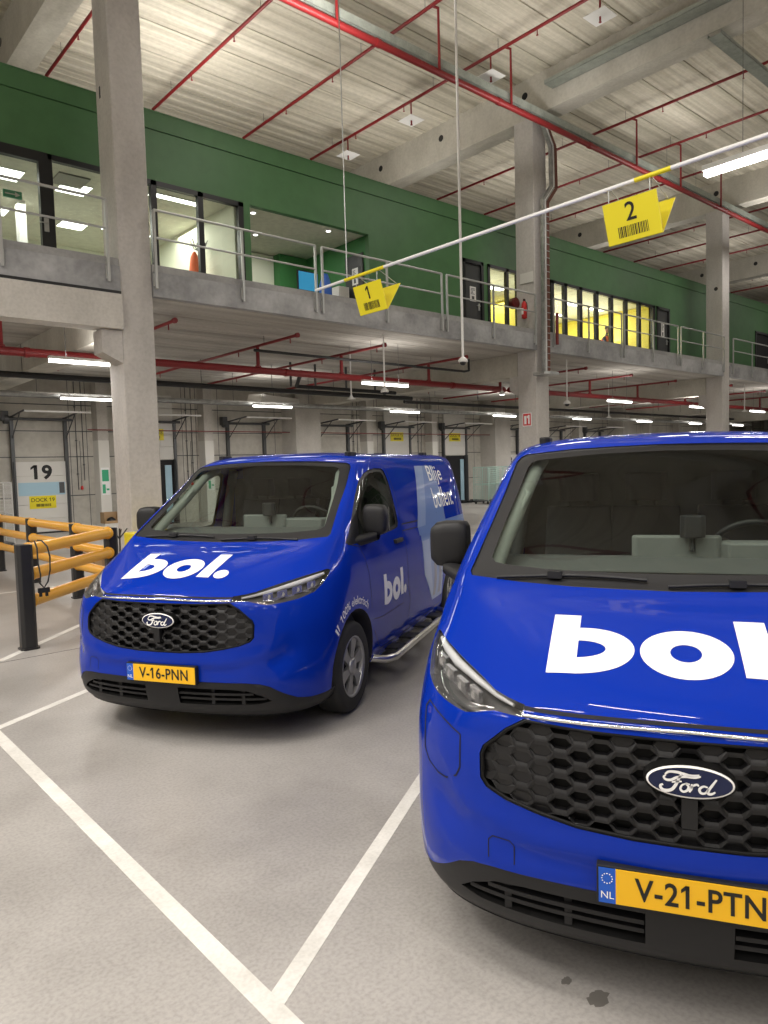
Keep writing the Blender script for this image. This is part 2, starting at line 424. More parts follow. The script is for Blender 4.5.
# ------------------------------------------------------------------ green office wall on the mezzanine
GT = 9.05
WH = 7.70
def gwall(x0, x1, z0=FL, z1=GT): return ((x0, YG, z0), (x1, YG+.15, z1))
mb = MB()
for a, b in ((XA, XB),):
    mb.box((a, YG, WH), (b, YG+.15, 8.70)); mb.box((a, YG-.02, 8.712), (b, YG+.15, GT))
for a, b in ((8.56, 8.72), (12.17, 15.66), (16.55, 16.74), (18.2, 19.75), (26.52, 26.66), (27.68, 35.85), (37.6, XB)):
    mb.box((a, YG, FL), (b, YG+.15, WH))
struct('wall_green', mb, M['green'])
struct('trim_11', boxes(((XA, YG-.03, GT), (XB, YG+.2, GT+.03))), M['green'])
# office shell behind it
mb = MB()
mb.box((XA, 19.6, FL), (8.56, 19.75, WH+.25)); mb.box((8.40, YG+.15, FL), (8.56, 19.6, WH+.25))
struct('wall_office_left', mb, M['cream'])
mb = MB(); mb.box((8.56, 17.2, FL), (12.4, 17.35, WH)); struct('wall_recess_back', mb, M['cream'])
struct('wall_recess_side', boxes(((12.17, YG+.15, FL), (12.32, 17.2, WH))), M['green_in'])
struct('wall_recess_green', boxes(((11.25, 16.9, FL), (12.17, 17.19, WH))), M['green_in'])
struct('ceiling_office', boxes(((XA, YG+.15, WH+.02), (26.6, 19.9, WH+.10))), M['officeceil'])
struct('floor_office', boxes(((XA, YG+.15, FL), (26.6, 19.6, FL+.01))), M['officefloor'])
struct('wall_office_yellow', boxes(((16.3, 18.6, FL), (26.5, 18.75, WH)), ((26.35, YG+.15, FL), (26.5, 18.6, WH)), ((16.3, YG+.15, FL), (16.4, 18.6, WH)), ((20.9, 16.2, FL), (21.0, 18.6, WH))), M['yellowwall'])
struct('wall_office_upper', boxes(((16.41, 18.57, 6.9), (26.34, 18.6, WH))), M['cream'])

# windows: black frames with glass
def window(n, xs, z0=FL, z1=WH, transom=.10, post=.12):
    """xs: x of every frame post (left edge)."""
    fr = MB(); x0 = xs[0]; x1 = xs[-1]+post
    fr.box((x0, YG-.03, z1-transom), (x1, YG+.08, z1)); fr.box((x0, YG-.03, z0), (x1, YG+.08, z0+.09))
    for x in xs: fr.box((x, YG-.03, z0), (x+post, YG+.08, z1))
    o = struct('window_%d' % n, fr, M['black'])
    for a, b in zip(xs[:-1], xs[1:]):
        g = MB(); g.box((a+post, YG+.02, z0+.09), (b, YG+.03, z1-transom)); g.build('pane', M['office_glass'], o)
    return o
window(1, [4.42, 6.42, 7.45, 8.42])
window(2, [1.35, 2.4, 3.42-.12], post=.12)
window(3, [16.74, 17.60, 18.12], post=.10)
window(4, [19.84, 20.57, 21.45, 22.44, 23.39, 24.36, 25.30, 26.36], post=.17)
window(5, [-6, -4.5, -3, -1.5, 0, 1.2], post=.12)
# glazed door in the left front
d = MB(); d.box((3.42, YG-.04, FL), (3.60, YG+.08, WH)); d.box((4.30, YG-.04, FL), (4.46, YG+.08, WH)); d.box((3.6, YG-.04, 7.52), (4.30, YG+.08, WH)); d.box((3.6, YG-.02, FL), (4.3, YG+.06, FL+.12))
o = struct('door_1', d, M['black'])
boxes(((3.6, YG+.02, FL+.12), (4.30, YG+.03, 7.52))).build('pane', M['office_glass'], o)
h = MB(); h.box((4.34, YG-.06, 6.28), (4.42, YG-.04, 6.52)); h.tube([(4.38, YG-.06, 6.42), (4.38, YG-.10, 6.42), (4.24, YG-.10, 6.42)], .012, 8); h.build('door_handle', M['rail'], o)
# dark doors
def door(n, x0, x1, leaf=True):
    mb = MB(); t = .10
    mb.box((x0, YG-.03, FL), (x0+t, YG+.1, WH)); mb.box((x1-t, YG-.03, FL), (x1, YG+.1, WH)); mb.box((x0, YG-.03, WH-t), (x1, YG+.1, WH))
    o = struct('door_%d' % n, mb, M['black'])
    boxes(((x0+t, YG+.03, FL), (x1-t, YG+.09, WH-t))).build('door_leaf', M['darkdoor'] if leaf else M['darkhole'], o)  # without a leaf, a near-black sheet painted as the shaded opening
    h = MB(); h.box((x1-t-.12, YG, 6.3), (x1-t-.06, YG+.03, 6.5)); h.tube([(x1-t-.09, YG, 6.42), (x1-t-.09, YG-.04, 6.42), (x1-t-.24, YG-.04, 6.42)], .012, 8); h.build('door_handle', M['rail'], o)
    return o
door(2, 15.66, 16.55); door(3, 26.66, 27.68); door(4, 35.85, 37.6, False)
# door inside the recess
mb = MB(); mb.box((12.12, 14.42, FL), (12.17, 15.12, 7.3)); struct('door_5', mb, M['darkdoor'])
def notice(loc, w, h, label, seed=1, axis='y'):
    o = MB(); x, y, z = loc
    def bx(a, b, c, d, t0, t1):
        if axis == 'y': o.box((x+a, y-t1, z+c), (x+b, y-t0, z+d))
        else: o.box((x-t1, y-a, z+c), (x-t0, y-b, z+d))
    bx(-w/2, w/2, -h/2, h/2, 0, .004); o.cur = 1
    rnd = random.Random(seed)
    for k in range(5):
        zz = h*.36-k*h*.09; bx(-w*.36, -w*.36+w*.7*rnd.uniform(.5, 1), zz-h*.02, zz+h*.02, .004, .006)
    bx(-w*.2, w*.2, -h*.4, -h*.15, .004, .006)
    return tag(o.build('notice', [M['white'], M['greymetal']]), label, 'notice')
notice((16.12, YG+.03, 6.75), .26, .42, 'white paper notice on the dark door left of the middle column', 2)
notice((27.2, YG+.03, 6.85), .24, .55, 'white paper notice on the dark door right of the yellow office')
notice((12.12, 14.72, 6.75), .24, .42, 'white paper notice on the dark door inside the green recess', 4, 'x')

# lit ceiling panels in the offices
def ceil_panel(x, y, w, l, label, z=WH+.02, grp='lit office ceiling panels'):
    o = MB(); o.box((x-w/2, y-l/2, z-.02), (x+w/2, y+l/2, z)); t = tag(o.build('ceiling_light', M['lampwhite']), label, 'ceiling light', grp)
    p = MB(); p.box((x-w/2+.02, y-l/2+.02, z-.026), (x+w/2-.02, y+l/2-.02, z-.02)); p.build('diffuser', M['panel_light'], t)
i = 0
for x, y in ((4.1, 15.6), (5.4, 15.6), (4.4, 17.8), (6.1, 17.8), (2.0, 16.4), (.2, 16.4), (-2.5, 16.4)):
    ceil_panel(x, y, .6, .6, 'square lit panel in the ceiling of the office behind the broad left column', grp='square ceiling panels of the left office')
for x, y in ((7.3, 14.9), (7.3, 17.6)): ceil_panel(x, y, 1.2, .22, 'narrow lit strip in the ceiling of the office right of the broad column', grp='strip lights of the left office')
for x, y in ((17.6, 16.0), (19.2, 16.0), (21.9, 15.9), (23.6, 15.9), (25.2, 15.9), (22.6, 17.4), (24.6, 17.4)):
    ceil_panel(x, y, .9, .3, 'lit ceiling strip inside the yellow office', grp='ceiling strips of the yellow office')
for x, y in ((9.05, 14.6), (11.2, 14.6), (9.9, 15.9)):
    o = MB(); o.lathe([(.085, 0), (.085, -.02), (.06, -.024)], (x, y, WH+.02), (0, 0, 1), 18); t = tag(o.build('spotlight', M['lampwhite']), 'small round recessed spot in the ceiling of the open green recess', 'spotlight', 'recessed spots of the green recess')
    p = MB(); p.lathe([(.055, -.025), (.055, -.03), (.0, -.03)], (x, y, WH+.02), (0, 0, 1), 18); p.build('bulb', M['panel_light'], t)
for x, y, s in ((17.8, 15.6, 3), (22.6, 15.6, 4), (25.4, 15.8, 2.5), (23.5, 17.6, 4)):
    area('office_floor_bounce', (x, y, FL+1.2), s, .6, 36, (1, .95, .80), (PI, 0, 0))
for x, y, s in ((1, 16.8, 3.2), (5.5, 16.8, 3), (7.5, 16.5, 2), (10.4, 15.7, 1.0), (17.6, 16.6, 3.2), (23.4, 16.3, 5), (22.6, 17.3, 5)):
    area('office_ceiling_light', (x, y, WH-.06), s, 1.2, 34*s, (1, .97, .90))
# ventilation grille, exit sign, coat stand and other things seen through the office glass
tag(boxes(((4.9, 14.9, WH-.01), (5.5, 15.5, WH+.02))).build('vent_grille', plain('vent_grey', (.28, .27, .24), .6)), 'grey square grille in the left office ceiling', 'vent')
o = boxes(((3.95, 15.2, 7.13), (4.28, 15.23, 7.27))).build('exit_sign', M['signgreen'])
tag(o, 'small green exit sign hanging inside the left office', 'sign')
w = MB(); w.prism([(3.98, 7.19), (4.16, 7.19), (4.16, 7.155), (4.25, 7.2), (4.16, 7.245), (4.16, 7.21), (3.98, 7.21)], lambda u, v, d: (u, d, v), 15.195, 15.2); w.build('arrow', M['white'], o)
tag(boxes(((4.66, 16.9, FL), (4.82, 17.1, WH+.02))).build('office_post', M['white']), 'white round post inside the left office', 'post')
t = thing('coat_stand', (8.13, 15.5, FL), 'black coat stand behind the glass with an orange coat', 'coat stand')
c = MB(); c.tube([(0, 0, 0), (0, 0, 1.75)], .022, 10)
for k in range(4): c.tube([(0, 0, .05), (.28*math.cos(k*PI/2+.4), .28*math.sin(k*PI/2+.4), 0.01)], .015, 8)
for k in range(6):
    a = k*PI/3+.3; c.tube([(0, 0, 1.55), (.12*math.cos(a), .12*math.sin(a), 1.60), (.20*math.cos(a), .20*math.sin(a), 1.78)], .012, 8)
c.build('stand', M['black'], t)
mb = MB(); mb.lathe([(.03, 1.50), (.09, 1.38), (.13, 1.1), (.15, .75), (.165, .5)], (-.14, -.02, 0), (0, 0, 1), 14)
tag(mb.build('coat', M['orange'], loc=None), 'orange red coat hanging on the black coat stand', 'coat').location = (8.13, 15.5, FL)
# things on the walkway recess
o = MB(); o.box((10.45, 14.92, 6.22), (11.08, 14.96, 6.72)); t = tag(o.build('monitor', M['black']), 'wide screen with a blue picture in the green recess', 'screen')
boxes(((10.48, 14.91, 6.25), (11.05, 14.92, 6.69))).build('display', M['screen'], t)
boxes(((10.72, 14.93, FL+.01), (10.80, 14.97, 6.3))).build('stand', M['black'], t)
o = MB(); o.lathe([(.14, 0), (.17, .45), (.16, 1.1), (.07, 1.38)], (11.32, 14.95, FL+.01), (0, 0, 1), 12); tag(o.build('rubbish_bag', M['blueplastic']), 'blue bag standing right of the screen in the recess', 'bag')
tag(boxes(((11.72, 14.9, FL+.01), (12.05, 15.2, 6.5))).build('cabinet', M['whitemetal']), 'small white cabinet against the side wall of the green recess', 'cabinet')
tag(boxes(((9.0, 16.4, FL+.01), (9.9, 16.8, 6.30))).build('cabinet', M['darkdoor']), 'dark low cabinet at the back of the green recess', 'cabinet')
# chairs-like clutter of the yellow office
t = thing('seated_person', (24.4, 15.0, FL+.01), 'person in an orange vest seated behind the yellow office glass', 'person')
def skin_figure(name, parent, mat, joints, edges, radii, sub=2):
    me = bpy.data.meshes.new(name); me.from_pydata(joints, edges, []); o = bpy.data.objects.new(name, me); COL.objects.link(o); o.parent = parent
    sk = o.modifiers.new('skin', 'SKIN'); sk.use_smooth_shade = True
    for v, r in zip(me.skin_vertices[0].data, radii): v.radius = r if isinstance(r, tuple) else (r, r)
    me.skin_vertices[0].data[0].use_root = True
    s = o.modifiers.new('sub', 'SUBSURF'); s.levels = sub; s.render_levels = sub
    me.materials.append(mat); return o
M['navy'] = plain('navy_cloth', (.015, .03, .09), .8)
M['skin'] = plain('skin', (.50, .30, .21), .6)
M['hair'] = plain('dark_hair', (.03, .02, .015), .7)
J = [(0, 0, .50), (0, 0, .75), (0, -.02, 1.0), (0, -.03, 1.13), (0, -.05, 1.28),
     (-.17, -.02, 1.02), (-.22, -.12, .80), (-.12, -.32, .78), (.17, -.02, 1.02), (.22, -.12, .80), (.12, -.32, .78),
     (-.1, -.40, .50), (-.1, -.42, .08), (.1, -.40, .50), (.1, -.42, .08)]
Eg = [(0, 1), (1, 2), (2, 3), (3, 4), (2, 5), (5, 6), (6, 7), (2, 8), (8, 9), (9, 10), (0, 11), (11, 12), (0, 13), (13, 14)]
skin_figure('body', t, M['navy'], J, Eg, [.14, .13, .15, .05, .05, .06, .05, .035, .06, .05, .035, .08, .05, .08, .05])
mb = MB(); mb.lathe([(0, -.13), (.06, -.11), (.085, -.02), (.09, .06), (.06, .11), (0, .13)], (0, -.06, 1.33), (0, 0, 1), 16); hd = mb.build('head', M['skin'], t)
mb = MB(); mb.lathe([(.094, .0), (.098, .06), (.07, .12), (0, .14)], (0, -.045, 1.34), (0, 0, 1), 16); mb.build('hair', M['hair'], hd)
mb = MB(); mb.lathe([(.155, .62), (.165, .8), (.17, 1.0), (.11, 1.09)], (0, -.01, 0), (0, 0, 1), 18); mb.build('vest', M['orange'], t)
def office_chair(x, y, rz, label):
    t = thing('office_chair', (x, y, FL+.01), label, 'chair', 'office chairs', rz)
    s = MB(); s.cbox((-.24, -.22, .43), (.24, .24, .50), .06); s.build('seat', M['black'], t, bevel=.015)
    b = MB(); b.cbox((-.22, .22, .55), (.22, .27, 1.02), .01); b.build('backrest', M['black'], t, bevel=.015)
    g = MB(); g.tube([(0, 0, .06), (0, 0, .43)], .03, 10)
    for k in range(5): g.tube([(0, 0, .09), (.27*math.cos(k*2*PI/5), .27*math.sin(k*2*PI/5), .05)], .018, 8)
    g.tube([(0, .12, .44), (0, .27, .48), (0, .26, .62)], .02, 8); g.build('base', M['greymetal'], t)
office_chair(24.4, 15.05, 0, 'black office chair under the seated person')
office_chair(17.1, 15.3, 1.0, 'black office chair behind the yellow window left of the middle column')
def desk(x, y, label):
    t = thing('desk', (x, y, FL+.01), label, 'desk')
    boxes(((-.8, -.4, .72), (.8, .4, .75))).build('tabletop', M['whitemetal'], t)
    for a in (-.72, .72):
        for b in (-.34, .34): boxes(((a-.02, b-.02, 0), (a+.02, b+.02, .72))).build('leg', M['greymetal'], t)
desk(22.4, 16.6, 'white desk standing in the yellow office')

# wall railing along the mezzanine
RY = 12.60
posts = [(-11, -9.2, -7.4), (-6.0, -4.2, -2.4), (-2.2, -.4, 1.4), (1.55, 3.2, 4.88), (5.74, 7.53, 9.29), (9.47, 11.32, 13.13), (13.31, 15.09, 16.90), (17.76, 19.55, 21.42), (21.60, 23.45, 25.19),
         (25.41, 27.15, 28.92), (29.74, 31.55, 33.3), (33.5, 35.3, 37.1), (37.3, 39.1, 40.85), (41.75, 43.6, 45.4)]
rl = ['railing panel nearest the left edge of the picture, left of the broad column', 'railing panel just right of the broad left column', 'railing panel in front of the open green recess and wall',
      'railing panel ending at the middle column', 'railing panel just right of the middle column, before the yellow office', 'railing panel second right of the middle column',
      'railing panel ending at the slender right column', 'railing panel just right of the slender right column']
for i, P in enumerate(posts):
    lab = rl[i-3] if 3 <= i <= 10 else ('railing panel out of view at the left' if i < 3 else 'far railing panel beyond the picture edge')
    t = thing('railing', (P[0], RY, 5.1), 'grey steel '+lab, 'railing', 'railing panels along the mezzanine edge')
    L = P[-1]-P[0]
    r = MB(); r.tube([(0, 0, 1.42), (L, 0, 1.42)], .024, 10); r.build('top_rail', M['rail'], t)
    r = MB(); r.tube([(0, 0, .93), (L, 0, .93)], .020, 10); r.build('middle_rail', M['rail'], t)
    for x in P:
        r = MB(); r.box((x-P[0]-.022, -.02, .03), (x-P[0]+.022, .02, 1.42)); r.box((x-P[0]-.04, .02, .08), (x-P[0]+.04, .048, .30)); r.build('post', M['rail'], t)

# ------------------------------------------------------------------ fire pipes under the roof
mb = MB(); mb.tube([(-8, 11.9, 10.80), (46, 11.9, 10.80)], .075, 14)
for x in range(-6, 46, 4): mb.lathe([(.09, -.06), (.09, .06)], (x+.6, 11.9, 10.80), (1, 0, 0), 14)
BR = [-8.2, -5.3, -2.4, .5, 3.3, 6.45, 9.33, 12.27, 14.85, 20.9, 23.7, 26.7, 32.7, 35.6, 38.35, 44.5, 47.3]
t = thing('fire_main_pipe', (0, 11.9, 10.75), 'thick red sprinkler main running under the roof', 'pipe')
mb.build('pipe_run', M['red'], t, loc=(0, 11.9, 10.75))
for x in BR:
    if -8 < x < 46:
        r = MB(); r.tube([(x+.12, -.095, .05), (x+.12, -.095, 1.4), (x, 0, 1.45)], .033, 8); r.build('riser', M['red'], t)
for x in BR:
    lab = 'thin red sprinkler pipe under the roof'
    idx = BR.index(x)
    nm = {5: 'crossing behind the broad left column top', 6: 'first right of the broad left column', 7: 'second right of the broad left column', 8: 'left of the middle column, above white plates', 9: 'first right of the middle column', 10: 'second right of the middle column', 11: 'third right of the middle column', 12: 'first beyond the slender right column', 13: 'second beyond the slender right column'}.get(idx, 'outside the picture or far behind')
    t = thing('sprinkler_branch', (x, 20.2, 12.2), lab+' '+nm, 'pipe', 'sprinkler branches under the roof')
    r = MB(); r.tube([(0, 0, 0), (0, -31.5, 0)], .042, 8); r.build('pipe_run', M['red'], t)
    h = MB()
    for y in (-.05, -2.4, -4.6, -6.9, -9.3, -11.6, -13.9):
        h.tube([(0, y, -.03), (0, y, -.16)], .014, 6); h.lathe([(.03, -.16), (.03, -.17)], (0, y, 0), (0, 0, 1), 8)
    h.build('sprinkler_heads', M['red'], t)
    w = MB()
    for y in (-1.2, -5.8, -8.1, -12.7): w.tube([(0, y, .04), (0, y, CZ-12.2)], .006, 5)
    w.build('hangers', M['greymetal'], t)
for k, (x, y) in enumerate(((14.85, 18.2), (14.85, 15.3), (14.85, 12.35), (14.85, 9.2), (26.7, 15.0), (3.3, 6.0))):
    t = thing('sprinkler_plate', (x, y, 11.66), ['white square sprinkler plate nearest the green wall', 'white square sprinkler plate left of the middle column', 'white square sprinkler plate beside the top of the middle column',
        'white square sprinkler plate highest in the picture', 'square sprinkler plate hidden by the red main', 'square sprinkler plate outside the picture'][k], 'sprinkler plate', 'white sprinkler plates')
    boxes(((-.27, -.27, 0), (.27, .27, .012))).build('plate', M['white'], t)
    r = MB(); r.tube([(0, 0, -.08), (0, 0, .52)], .022, 8); r.lathe([(.035, -.12), (.02, -.08)], (0, 0, 0), (0, 0, 1), 8); r.build('drop_pipe', M['red'], t)

# cable trays under the roof
def tray(x0, x1, y0, y1, z, name, label, h=.07, axis='x'):
    mb = MB()
    mb.box((x0, y0, z), (x1, y1, z+.006))
    if axis == 'x':
        mb.box((x0, y0, z), (x1, y0+.006, z+h)); mb.box((x0, y1-.006, z), (x1, y1, z+h))
    else:
        mb.box((x0, y0, z), (x0+.006, y1, z+h)); mb.box((x1-.006, y0, z), (x1, y1, z+h))
    return tag(mb.build(name, M['tray']), label, 'cable tray')
tray(-8, 46, 11.86, 12.18, 10.92, 'cable_tray', 'long grey cable tray running along the red roof main', .19)
tray(16.62, 17.0, -6, 12.0, 12.1-.2, 'cable_tray', 'grey cable tray fixed along the side of the middle roof beam', .10, 'y')
tray(16.7, 24.5, 7.35, 7.65, 11.15, 'cable_tray', 'grey cable tray at the upper right corner below the roof beams', .08)
# lit batten along the tray, and the near batten at the top right
def batten(name, a, b, r, label, grp, cat='light', mat='tube', hang=None, arm=None):
    t = thing(name, a, label, cat, grp)
    d = Vector(b)-Vector(a); u = d.normalized(); n = u.cross(Vector((0, 0, 1))).normalized()
    h = MB(); h.obox(d/2+Vector((0, 0, r*.9)), d/2, n*r*1.0, Vector((0, 0, r*.5))); h.build('housing', M['lampwhite'], t)
    q = MB(); q.obox(d/2-Vector((0, 0, r*.1)), d/2*.985, n*r*.8, Vector((0, 0, r*.5))); q.build('lit_tube', M[mat], t)
    if hang:
        w = MB()
        for f in (.2, .8): w.tube([d*f+Vector((0, 0, r)), d*f+Vector((0, 0, hang))], .005, 5)
        w.build('hanger', M['greymetal'], t)
    if arm:
        w = MB()
        for f in (.2, .8): w.tube([d*f+Vector((0, 0, r*1.2)), d*f+Vector((0, 0, r+.05)), d*f+Vector((0, arm[0], r+.05))], .012, 6)
        w.build('bracket_arm', M['greymetal'], t)
    return t
batten('batten_light', (23.45, 12.46, 11.30), (26.98, 12.46, 11.30), .055, 'long thin lit batten under the grey roof tray at the right', 'battens of the high hall', hang=1.2)
batten('batten_light', (13.0, 6.02, 6.8), (13.0, 2.7, 6.8), .09, 'bright lit batten at the upper right corner over the yellow sign', 'battens of the high hall', hang=5.6)

# dome cameras on poles and small lamps on poles
def dome(x, y, z, top, r, label, slim=.03):
    t = thing('dome_camera', (x, y, z), label, 'camera', 'dome cameras on ceiling poles')
    p = MB(); p.tube([(0, 0, .8*r), (0, 0, top-z)], slim, 10); p.build('pole', M['white'], t)
    c = MB(); c.lathe([(.02, 1.05*r), (r*.4, .98*r), (r*.85, .6*r), (r, .25*r), (r, 0), (.7*r, -.005)], (0, 0, 0), (0, 0, 1), 22); c.build('housing', M['white'], t)
    g = MB(); g.lathe([(.68*r, 0), (.62*r, -.35*r), (.4*r, -.6*r), (0, -.7*r)], (0, 0, 0), (0, 0, 1), 20); g.build('lens_dome', M['black'], t)
dome(10.58, 9.63, 3.80, 12.5, .095, 'white dome camera on the long pole in the middle of the picture', .026)
dome(11.73, 13.25, 3.62, 4.999, .10, 'white dome camera on a short pole under the mezzanine behind the first van', .02)
dome(19.38, 13.3, 3.62, 4.999, .11, 'white dome camera on a short pole right of the middle column', .02)
for i, (x, y, z) in enumerate(((12.9, 16.0, 3.75), (33.0, 13.5, 3.8), (27.0, 16.5, 3.6))):
    t = thing('pendant_fitting', (x, y, z), ['white bell shaped fitting on a rod beside the lower red main', 'white bell shaped fitting on a rod near the slender right column', 'white bell shaped fitting on a rod between the middle and right column'][i], 'fitting', 'white fittings on rods')
    p = MB(); p.tube([(0, 0, .03), (0, 0, 5.0-z)], .022, 8); p.build('rod', M['white'], t)
    c = MB(); c.lathe([(.03, .10), (.06, .04), (.13, 0), (.0, -.01)], (0, 0, 0), (0, 0, 1), 18); c.build('bell', M['white'], t)

# vertical cable duct on the middle column
t = thing('cable_duct', (17.05, 12.5, 4.2), 'zigzag steel cable duct running down the front of the middle column', 'cable duct')
def P3(dxx, z, y=0): return (17.05+dxx-17.05, y, z-4.2)
route = [(.08, 12.05), (.08, 11.30), (.52, 10.70), (.54, 9.60), (.12, 9.12), (.07, 4.30)]
def ribbon(off, w, d, y0):
    mb = MB()
    for (a, za), (b, zb) in zip(route[:-1], route[1:]):
        p = Vector((a+off, y0, za-4.2)); q = Vector((b+off, y0, zb-4.2)); dd = (q-p)/2; side = dd.normalized().cross(Vector((0, 1, 0)))
        mb.obox((p+q)/2, dd*1.01, side*w/2, Vector((0, d/2, 0)))
    return mb
ribbon(0, .14, .10, -.02).build('steel_channel', M['galv'], t)
ribbon(.16, .13, .07, -.02).build('cable_bundle', plain('brown_cable_bundle', (.16, .06, .04), .7), t)
mb = ribbon(.01, .02, .02, -.075); mb.build('white_conduit', M['white'], t)
mb = MB()
for k in range(24):
    z = 4.5+k*.19; mb.box((.0, -.078, z-4.2), (.30, -.066, z+.02-4.2))
mb.build('cable_clips', M['galv'], t)
mb = MB(); mb.cbox((-.34, -.42, .06), (.30, .17, .13), .12); mb.build('foot_plate', M['galv'], t)
# signs and extinguishers on the middle column
t = tag(boxes(((17.00, 12.88, 2.87), (17.018, 13.19, 3.25))).build('fire_hose_sign', M['whiteprint']), 'red and white fire equipment sign on the side of the middle column', 'sign')
mb = MB(); mb.box((16.996, 12.9, 2.89), (17.0, 13.17, 3.23)); mb.build('red_field', M['signred'], t)
mb = MB(); mb.box((16.992, 13.05, 2.93), (16.996, 13.13, 3.17)); mb.box((16.992, 12.94, 2.93), (16.996, 12.99, 3.19)); mb.box((16.992, 13.0, 3.10), (16.996, 13.03, 3.17)); mb.build('symbol', M['whiteprint'], t)
tag(boxes(((16.995, 12.75, 6.93), (17.018, 13.2, 7.22))).build('name_plate', M['whitemetal']), 'pale grey plate on the middle column above the walkway', 'plate')
t = thing('fire_extinguisher', (16.93, 13.02, 5.92), 'red fire extinguisher hanging on the middle column on the walkway', 'fire extinguisher')
mb = MB(); mb.lathe([(.02, 0), (.075, .02), (.075, .40), (.05, .47), (.025, .50)], (0, 0, 0), (0, 0, 1), 20); mb.build('cylinder', M['signred'], t)
mb = MB(); mb.box((-.03, -.012, .50), (.05, .012, .56)); mb.tube([(0, 0, .52), (.06, -.05, .45), (.065, -.07, .2)], .01, 8); mb.build('valve_hose', M['black'], t)
boxes(((-.078, -.03, .12), (-.072, .04, .30))).build('label', M['white'], t)
t = thing('hose_reel', (16.84, 13.30, 6.40), 'dark red fire hose reel beside the extinguisher on the middle column', 'hose reel')
mb = MB(); mb.lathe([(.15, -.08), (.15, .08), (.03, .08)], (0, 0, 0), (0, 1, 0), 24); mb.build('drum', plain('dark_red_drum', (.12, .01, .01), .5), t)
t = thing('wall_hydrant_pipe', (17.8, 12.52, 5.2), 'dark red upright pipe on the mezzanine edge right of the duct', 'pipe')
mb = MB(); mb.tube([(0, 0, 0), (0, 0, .9)], .045, 10); mb.build('pipe_run', plain('dark_red_pipe', (.17, .02, .02), .5), t)

# ------------------------------------------------------------------ under the mezzanine
t = thing('fire_main_pipe', (0, 15.2, 4.22), 'thick red fire main hanging under the mezzanine slab', 'pipe')
mb = MB(); mb.tube([(-10, 0, 0), (18.6, 0, 0), (18.75, .1, .0)], .085, 14); mb.tube([(18.9, 0, .0), (46, 0, .02)], .085, 14)
for x in range(-8, 45, 6): mb.lathe([(.10, -.05), (.10, .05)], (x+.2, 0, 0), (1, 0, 0), 14)
mb.tube([(18.45, 0, 0), (18.45, 0, .25)], .05, 8)
mb.build('pipe_run', M['red'], t)
UB = [(-3.0, 13.5), (-.2, 13.5), (3.75, 13.3), (6.49, 13.5), (9.4, 13.5), (11.95, 13.45), (15.2, 13.7), (20.46, 13.3), (23.6, 13.5), (27.0, 13.6), (31.0, 13.2), (35.2, 13.5), (39, 13.5)]
for x, y in UB:
    r = MB(); r.tube([(x, 0, .05), (x, 0, .57)], .045, 8); r.lathe([(.075, .08), (.075, .11)], (x, 0, 0), (0, 0, 1), 10); r.build('riser', M['red'], t)
ulab = ['outside the picture on the left', 'outside the picture, second from left', 'left of the broad column', 'just right of the broad column', 'second right of the broad column', 'behind the first van roof middle', 'left of the middle column',
        'first right of the middle column', 'second right of the middle column', 'third right of the middle column', 'first beyond the slender right column', 'second beyond the slender right column', 'far beyond the slender right column']
for (x, y), lb in zip(UB, ulab):
    t = thing('sprinkler_branch', (x, y, 4.8), 'red sprinkler branch under the mezzanine slab '+lb, 'pipe', 'sprinkler branches under the mezzanine')
    r = MB(); r.tube([(0, 0, 0), (0, 9.2, 0)], .035, 8); r.lathe([(.055, -.02), (.055, .05)], (0, 0, 0), (0, 1, 0), 10); r.build('pipe_run', M['red'], t)
    r = MB()
    for yy in (.3, 2.6, 4.9, 7.2): r.tube([(0, yy, -.02), (0, yy, -.14)], .013, 6)
    r.build('sprinkler_heads', M['red'], t)
    r = MB()
    for yy in (1.4, 5.9): r.tube([(0, yy, .03), (0, yy, .2)], .006, 5)
    r.build('hangers', M['greymetal'], t)
t = thing('insulated_pipe', (0, 18.9, 4.28), 'black insulated pipe hanging under the mezzanine', 'pipe')
mb = MB(); mb.tube([(-10, 0, .02), (18.0, 0, -.05)], .075, 12); mb.tube([(18.2, .6, -.1), (46, .6, -.1)], .06, 12); mb.tube([(12.2, -1.5, .35), (12.5, -.8, .02), (16.5, -.8, .0)], .06, 10)
mb.tube([(9, -4.2, .32), (16.2, -4.2, .30), (16.4, -4.2, .34), (16.4, -4.2, .68)], .035, 10)
mb.build('pipe_run', M['darkpipe'], t)
mb = MB()
for x in np.arange(-9, 44, 2.35): mb.tube([(x, 0, .05), (x, 0, .72)], .010, 5)
for x in (12.3, 13.2, 14.4, 15.6): mb.tube([(x, -.8, .0), (x, -.8, .72)], .035, 8)
mb.build('hangers', M['greymetal'], t)
t = thing('grey_duct_pipe', (0, 20.9, 4.0), 'long grey round trunking above the dock lights', 'pipe')
mb = MB(); mb.tube([(-10, 0, .03), (52, 0, .03)], .07, 12); mb.build('pipe_run', M['galv'], t)
mb = MB(); mb.box((-10, .35, .0), (46, .6, .10)); mb.build('dark_tray', M['greymetal'], t)
mb = MB()
for x in np.arange(-9, 44, 3): mb.tube([(x, .1, .05), (x, .1, 1.0)], .008, 5)
mb.build('hangers', M['greymetal'], t)
for k in range(0, 8):
    lb = ['above the number nineteen dock', 'right of the broad column over the first van', 'above the rear half of the first van', 'right of the middle column, nearest', 'second right of the middle column', 'near the slender right column', 'beyond the slender right column', 'farthest right'][k]
    batten('batten_light', (6.5+6.03*k, 20.65, 3.93), (8.0+6.03*k, 20.65, 3.93), .055, 'lit batten in the dock row '+lb, 'lit battens in front of the docks', arm=(.27, .03))
